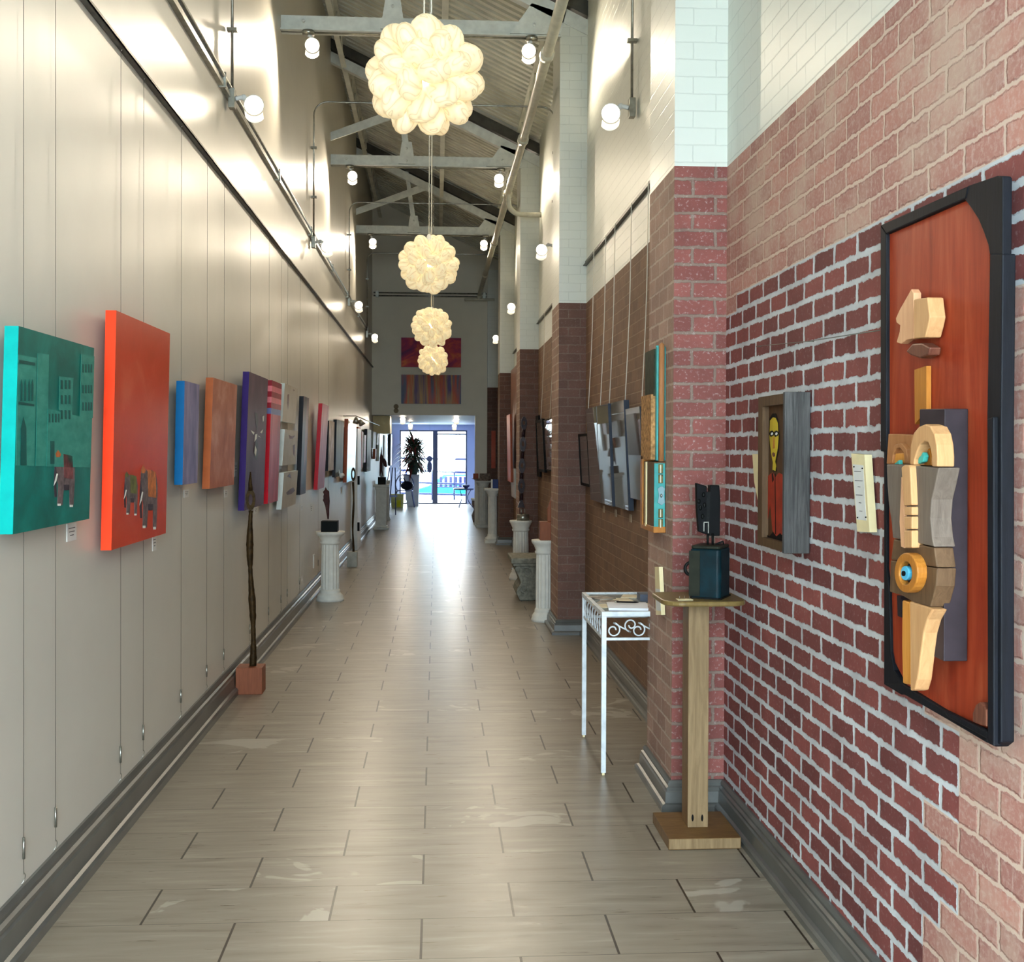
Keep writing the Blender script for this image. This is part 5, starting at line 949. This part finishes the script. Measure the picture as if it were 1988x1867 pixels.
# panels in the fourth bay / beyond
M_PNK = paint('pink_tan_tall_canvas', [(.3, (136, 100, 84)), (.7, (170, 128, 110))], 3, rough=.3); M_SAL = paint('salmon_orange_canvas', [(.3, (190, 80, 58)), (.7, (206, 112, 86))], 3)
H8 = lambda *p: [(880+u/3.457, 700+v/3.457) for u, v in p]
for nm, pts, m, me, lb, Xt, Xb in (('tall_canvas', H8((385, 75), (437, 10), (437, 725), (385, 722)), M_PNK, M_GREYC, 'very tall pinkish tan canvas behind the twisted sculpture', 1.19, 1.19), ('salmon_canvas', H8((360, 365), (383, 358), (383, 820), (362, 800)), M_SAL, M_ORBR, 'salmon orange canvas beyond the tall tan one', 1.09, 1.11), ('narrow_canvas', H8((380, 722), (410, 720), (412, 975), (392, 860)), M_GLARE, M_WCE, 'narrow pale lilac canvas low behind the twisted sculpture', 1.14, 1.16)):
    q = right_face(*pts, Xt, Xb); g = G(); g.prism(q, (.03, 0, 0), m, me); build(nm, g, None, lb, 'painting', 'canvases in the fourth bay')
a = on(1, 23.24, 954, 836); b = on(1, 23.24, 959, 909); g = G(); g.box((a.x, 23.24, b.z), (b.x+.03, 23.278, a.z), M_SAL); build('salmon_artwork', g, None, 'narrow salmon artwork on the face of the farthest pillar', 'painting')
# ---- pedestals on the right
column('fluted_column', 'slim white column tucked behind the second brick pillar', (.975, 10.46), .735, .075, .115, rt=.115)
M_RBW = wood('orange_brown_carved_wood', (122, 62, 28), (146, 82, 42), .4); t = thing('carved_wood_sculpture', 'orange-brown wooden block sculpture on the slim column behind the second pillar', 'sculpture', (1.0, 10.44, .735))
g = G(); g.box((.93, 10.37, .735), (1.05, 10.5, .90), M_RBW); build('block', g, t, bevel=.003); g = G(); g.prism([(1.0, 10.42, .90), (1.05, 10.42, .9), (1.06, 10.42, 1.05), (1.035, 10.42, 1.12), (1.0, 10.42, 1.02)], (0, .03, 0), M_RBW); build('fin', g, t, bevel=.004)
column('fluted_column', 'white fluted column carrying the dark twisted sculpture by the third pillar', (1.01, 13.85), .70, .095, .14, rt=.135)
t = thing('twisted_sculpture', 'tall dark brown twisted openwork sculpture on a silver base', 'sculpture', (1.03, 13.85, .70)); Yt = 13.85
g = G(); p = on(1, Yt, 1012, 1000); g.lathe([(.075, 0), (.075, .07), (.05, .075)], (1.035, Yt, .70), M_GALV, 20); build('silver_base', g, t)
for dx in (-.02, .02): g = G(); g.tube([(1.035+dx, Yt, .77), (1.035+dx, Yt, .84)], .006, M_GALV, 6); build('rod', g, t)
M_TWS = plain('dark_plum_wood', (38, 22, 24), .4, 0, .3, 30); T8 = lambda u, v: on(1, Yt, 970+u/8.118, 780+v/8.118)
g = G()
for u, v, ru, rv in ((385, 335, 50, 105), (370, 665, 52, 120), (355, 1005, 52, 120), (346, 1325, 54, 120)):
    n = 16; o1 = []; i1 = []
    for k in range(n): a = 2*math.pi*k/n; pw = .75+.25*abs(math.cos(a)); o1.append(T8(u+ru*math.cos(a)*pw, v+rv*math.sin(a))); i1.append(T8(u+ru*.42*math.cos(a), v+rv*.34*math.sin(a)-4))
    g.prism(o1, (0, .05, 0), M_TWS, hole=i1)
for (u0, v0, u1, v1) in ((382, 430, 372, 560), (362, 775, 358, 895), (352, 1118, 348, 1215), (346, 1440, 345, 1560)): g.tube([T8(u0, v0)+Vector((0, .025, 0)), T8(u1, v1)+Vector((0, .025, 0))], .022, M_TWS, 8)
g.prism([T8(*p) for p in ((330, 1545), (358, 1545), (378, 1600), (398, 1665), (290, 1665), (308, 1600))], (0, .06, 0), M_TWS); build('twisted_figure', g, t)
column('square_capital_column', 'slender white column with square capital by the fourth pillar, a blue box on top', (.93, 19.2), .90, .075, .13, square=True, rt=.14)
g = G(); g.box((.93, 19.15, .90), (1.02, 19.25, 1.045), plain('cobalt_blue_box', (36, 52, 110), .4)); o = build('blue_box', g, None, 'small blue and white box on the slender column', 'box'); g = G(); g.box((.905, 19.15, .90), (.928, 19.25, 1.045), M_CARD); build('white_side', g, o)
column('square_capital_column', 'white column with leafy capital at the far right carrying a tray', (.93, 23.0), .92, .10, .15, square=True, rt=.15)
t = thing('display_tray', 'stone tray with brick-like pieces on the far right column', 'tray', (.86, 23.0, .92)); M_STN = plain('grey_brown_stone', (120, 104, 92), .7, 0, .3, 30)
g = G(); g.prism([(.70, 22.9, .96), (1.06, 22.9, .96), (1.0, 22.9, .92), (.8, 22.9, .92)], (0, .2, 0), M_STN); build('tray', g, t)
for k, (x, m) in enumerate(((.73, M_ORBR), (.86, M_STN), (.97, M_STN))): g = G(); g.box((x, 22.95, .96), (x+.1, 23.05, 1.06), m); build('piece', g, t)
t = thing('stone_stand', 'dark carved stand with white top low beside the far right column', 'stand', (.86, 24.6, 0))
g = G(); g.box((.74, 24.45, .46), (1.0, 24.8, .50), M_WHITE); build('top', g, t); g = G(); g.prism([(.78, 24.5, 0), (.98, 24.5, 0), (.98, 24.5, .46), (.76, 24.5, .46), (.76, 24.5, .36), (.80, 24.5, .26), (.75, 24.5, .14)], (0, .25, 0), M_STN); build('body', g, t)
# ---- stone bench
M_CONC = plain('mottled_grey_stone', (124, 122, 110), .8, 0, .2, 25, bump=.6); t = thing('stone_bench', 'carved grey stone bench with scroll ends between the second and third pillars', 'bench', (1.0, 12.1, 0))
g = G(); g.box((.765, 11.80, .385), (XR-.045, 12.45, .44), M_CONC); g.box((.785, 11.82, .355), (XR-.045, 12.43, .385), M_CONC); build('seat_slab', g, t, bevel=.01)
g = G(); g.prism([(.86, 11.86, 0), (XR-.06, 11.86, 0), (XR-.06, 11.86, .355), (.82, 11.86, .355), (.80, 11.86, .33), (.84, 11.86, .26), (.87, 11.86, .18), (.835, 11.86, .13), (.82, 11.86, .08)], (0, .52, 0), M_CONC); build('carved_body', g, t, bevel=.01)
for (sx, sz, r0, a0) in ((.93, .28, .05, 0), (.90, .12, .045, 2.2), (1.10, .22, .05, 3.5)):
    g = G(); g.tube([(x, 11.855, z) for x, z in spiral(sx, sz, .008, r0, a0, 1.4)], .009, M_CONC, 6); build('scroll_relief', g, t)
for o in bpy.data.objects:
    if '_o' in o: del o['_o']
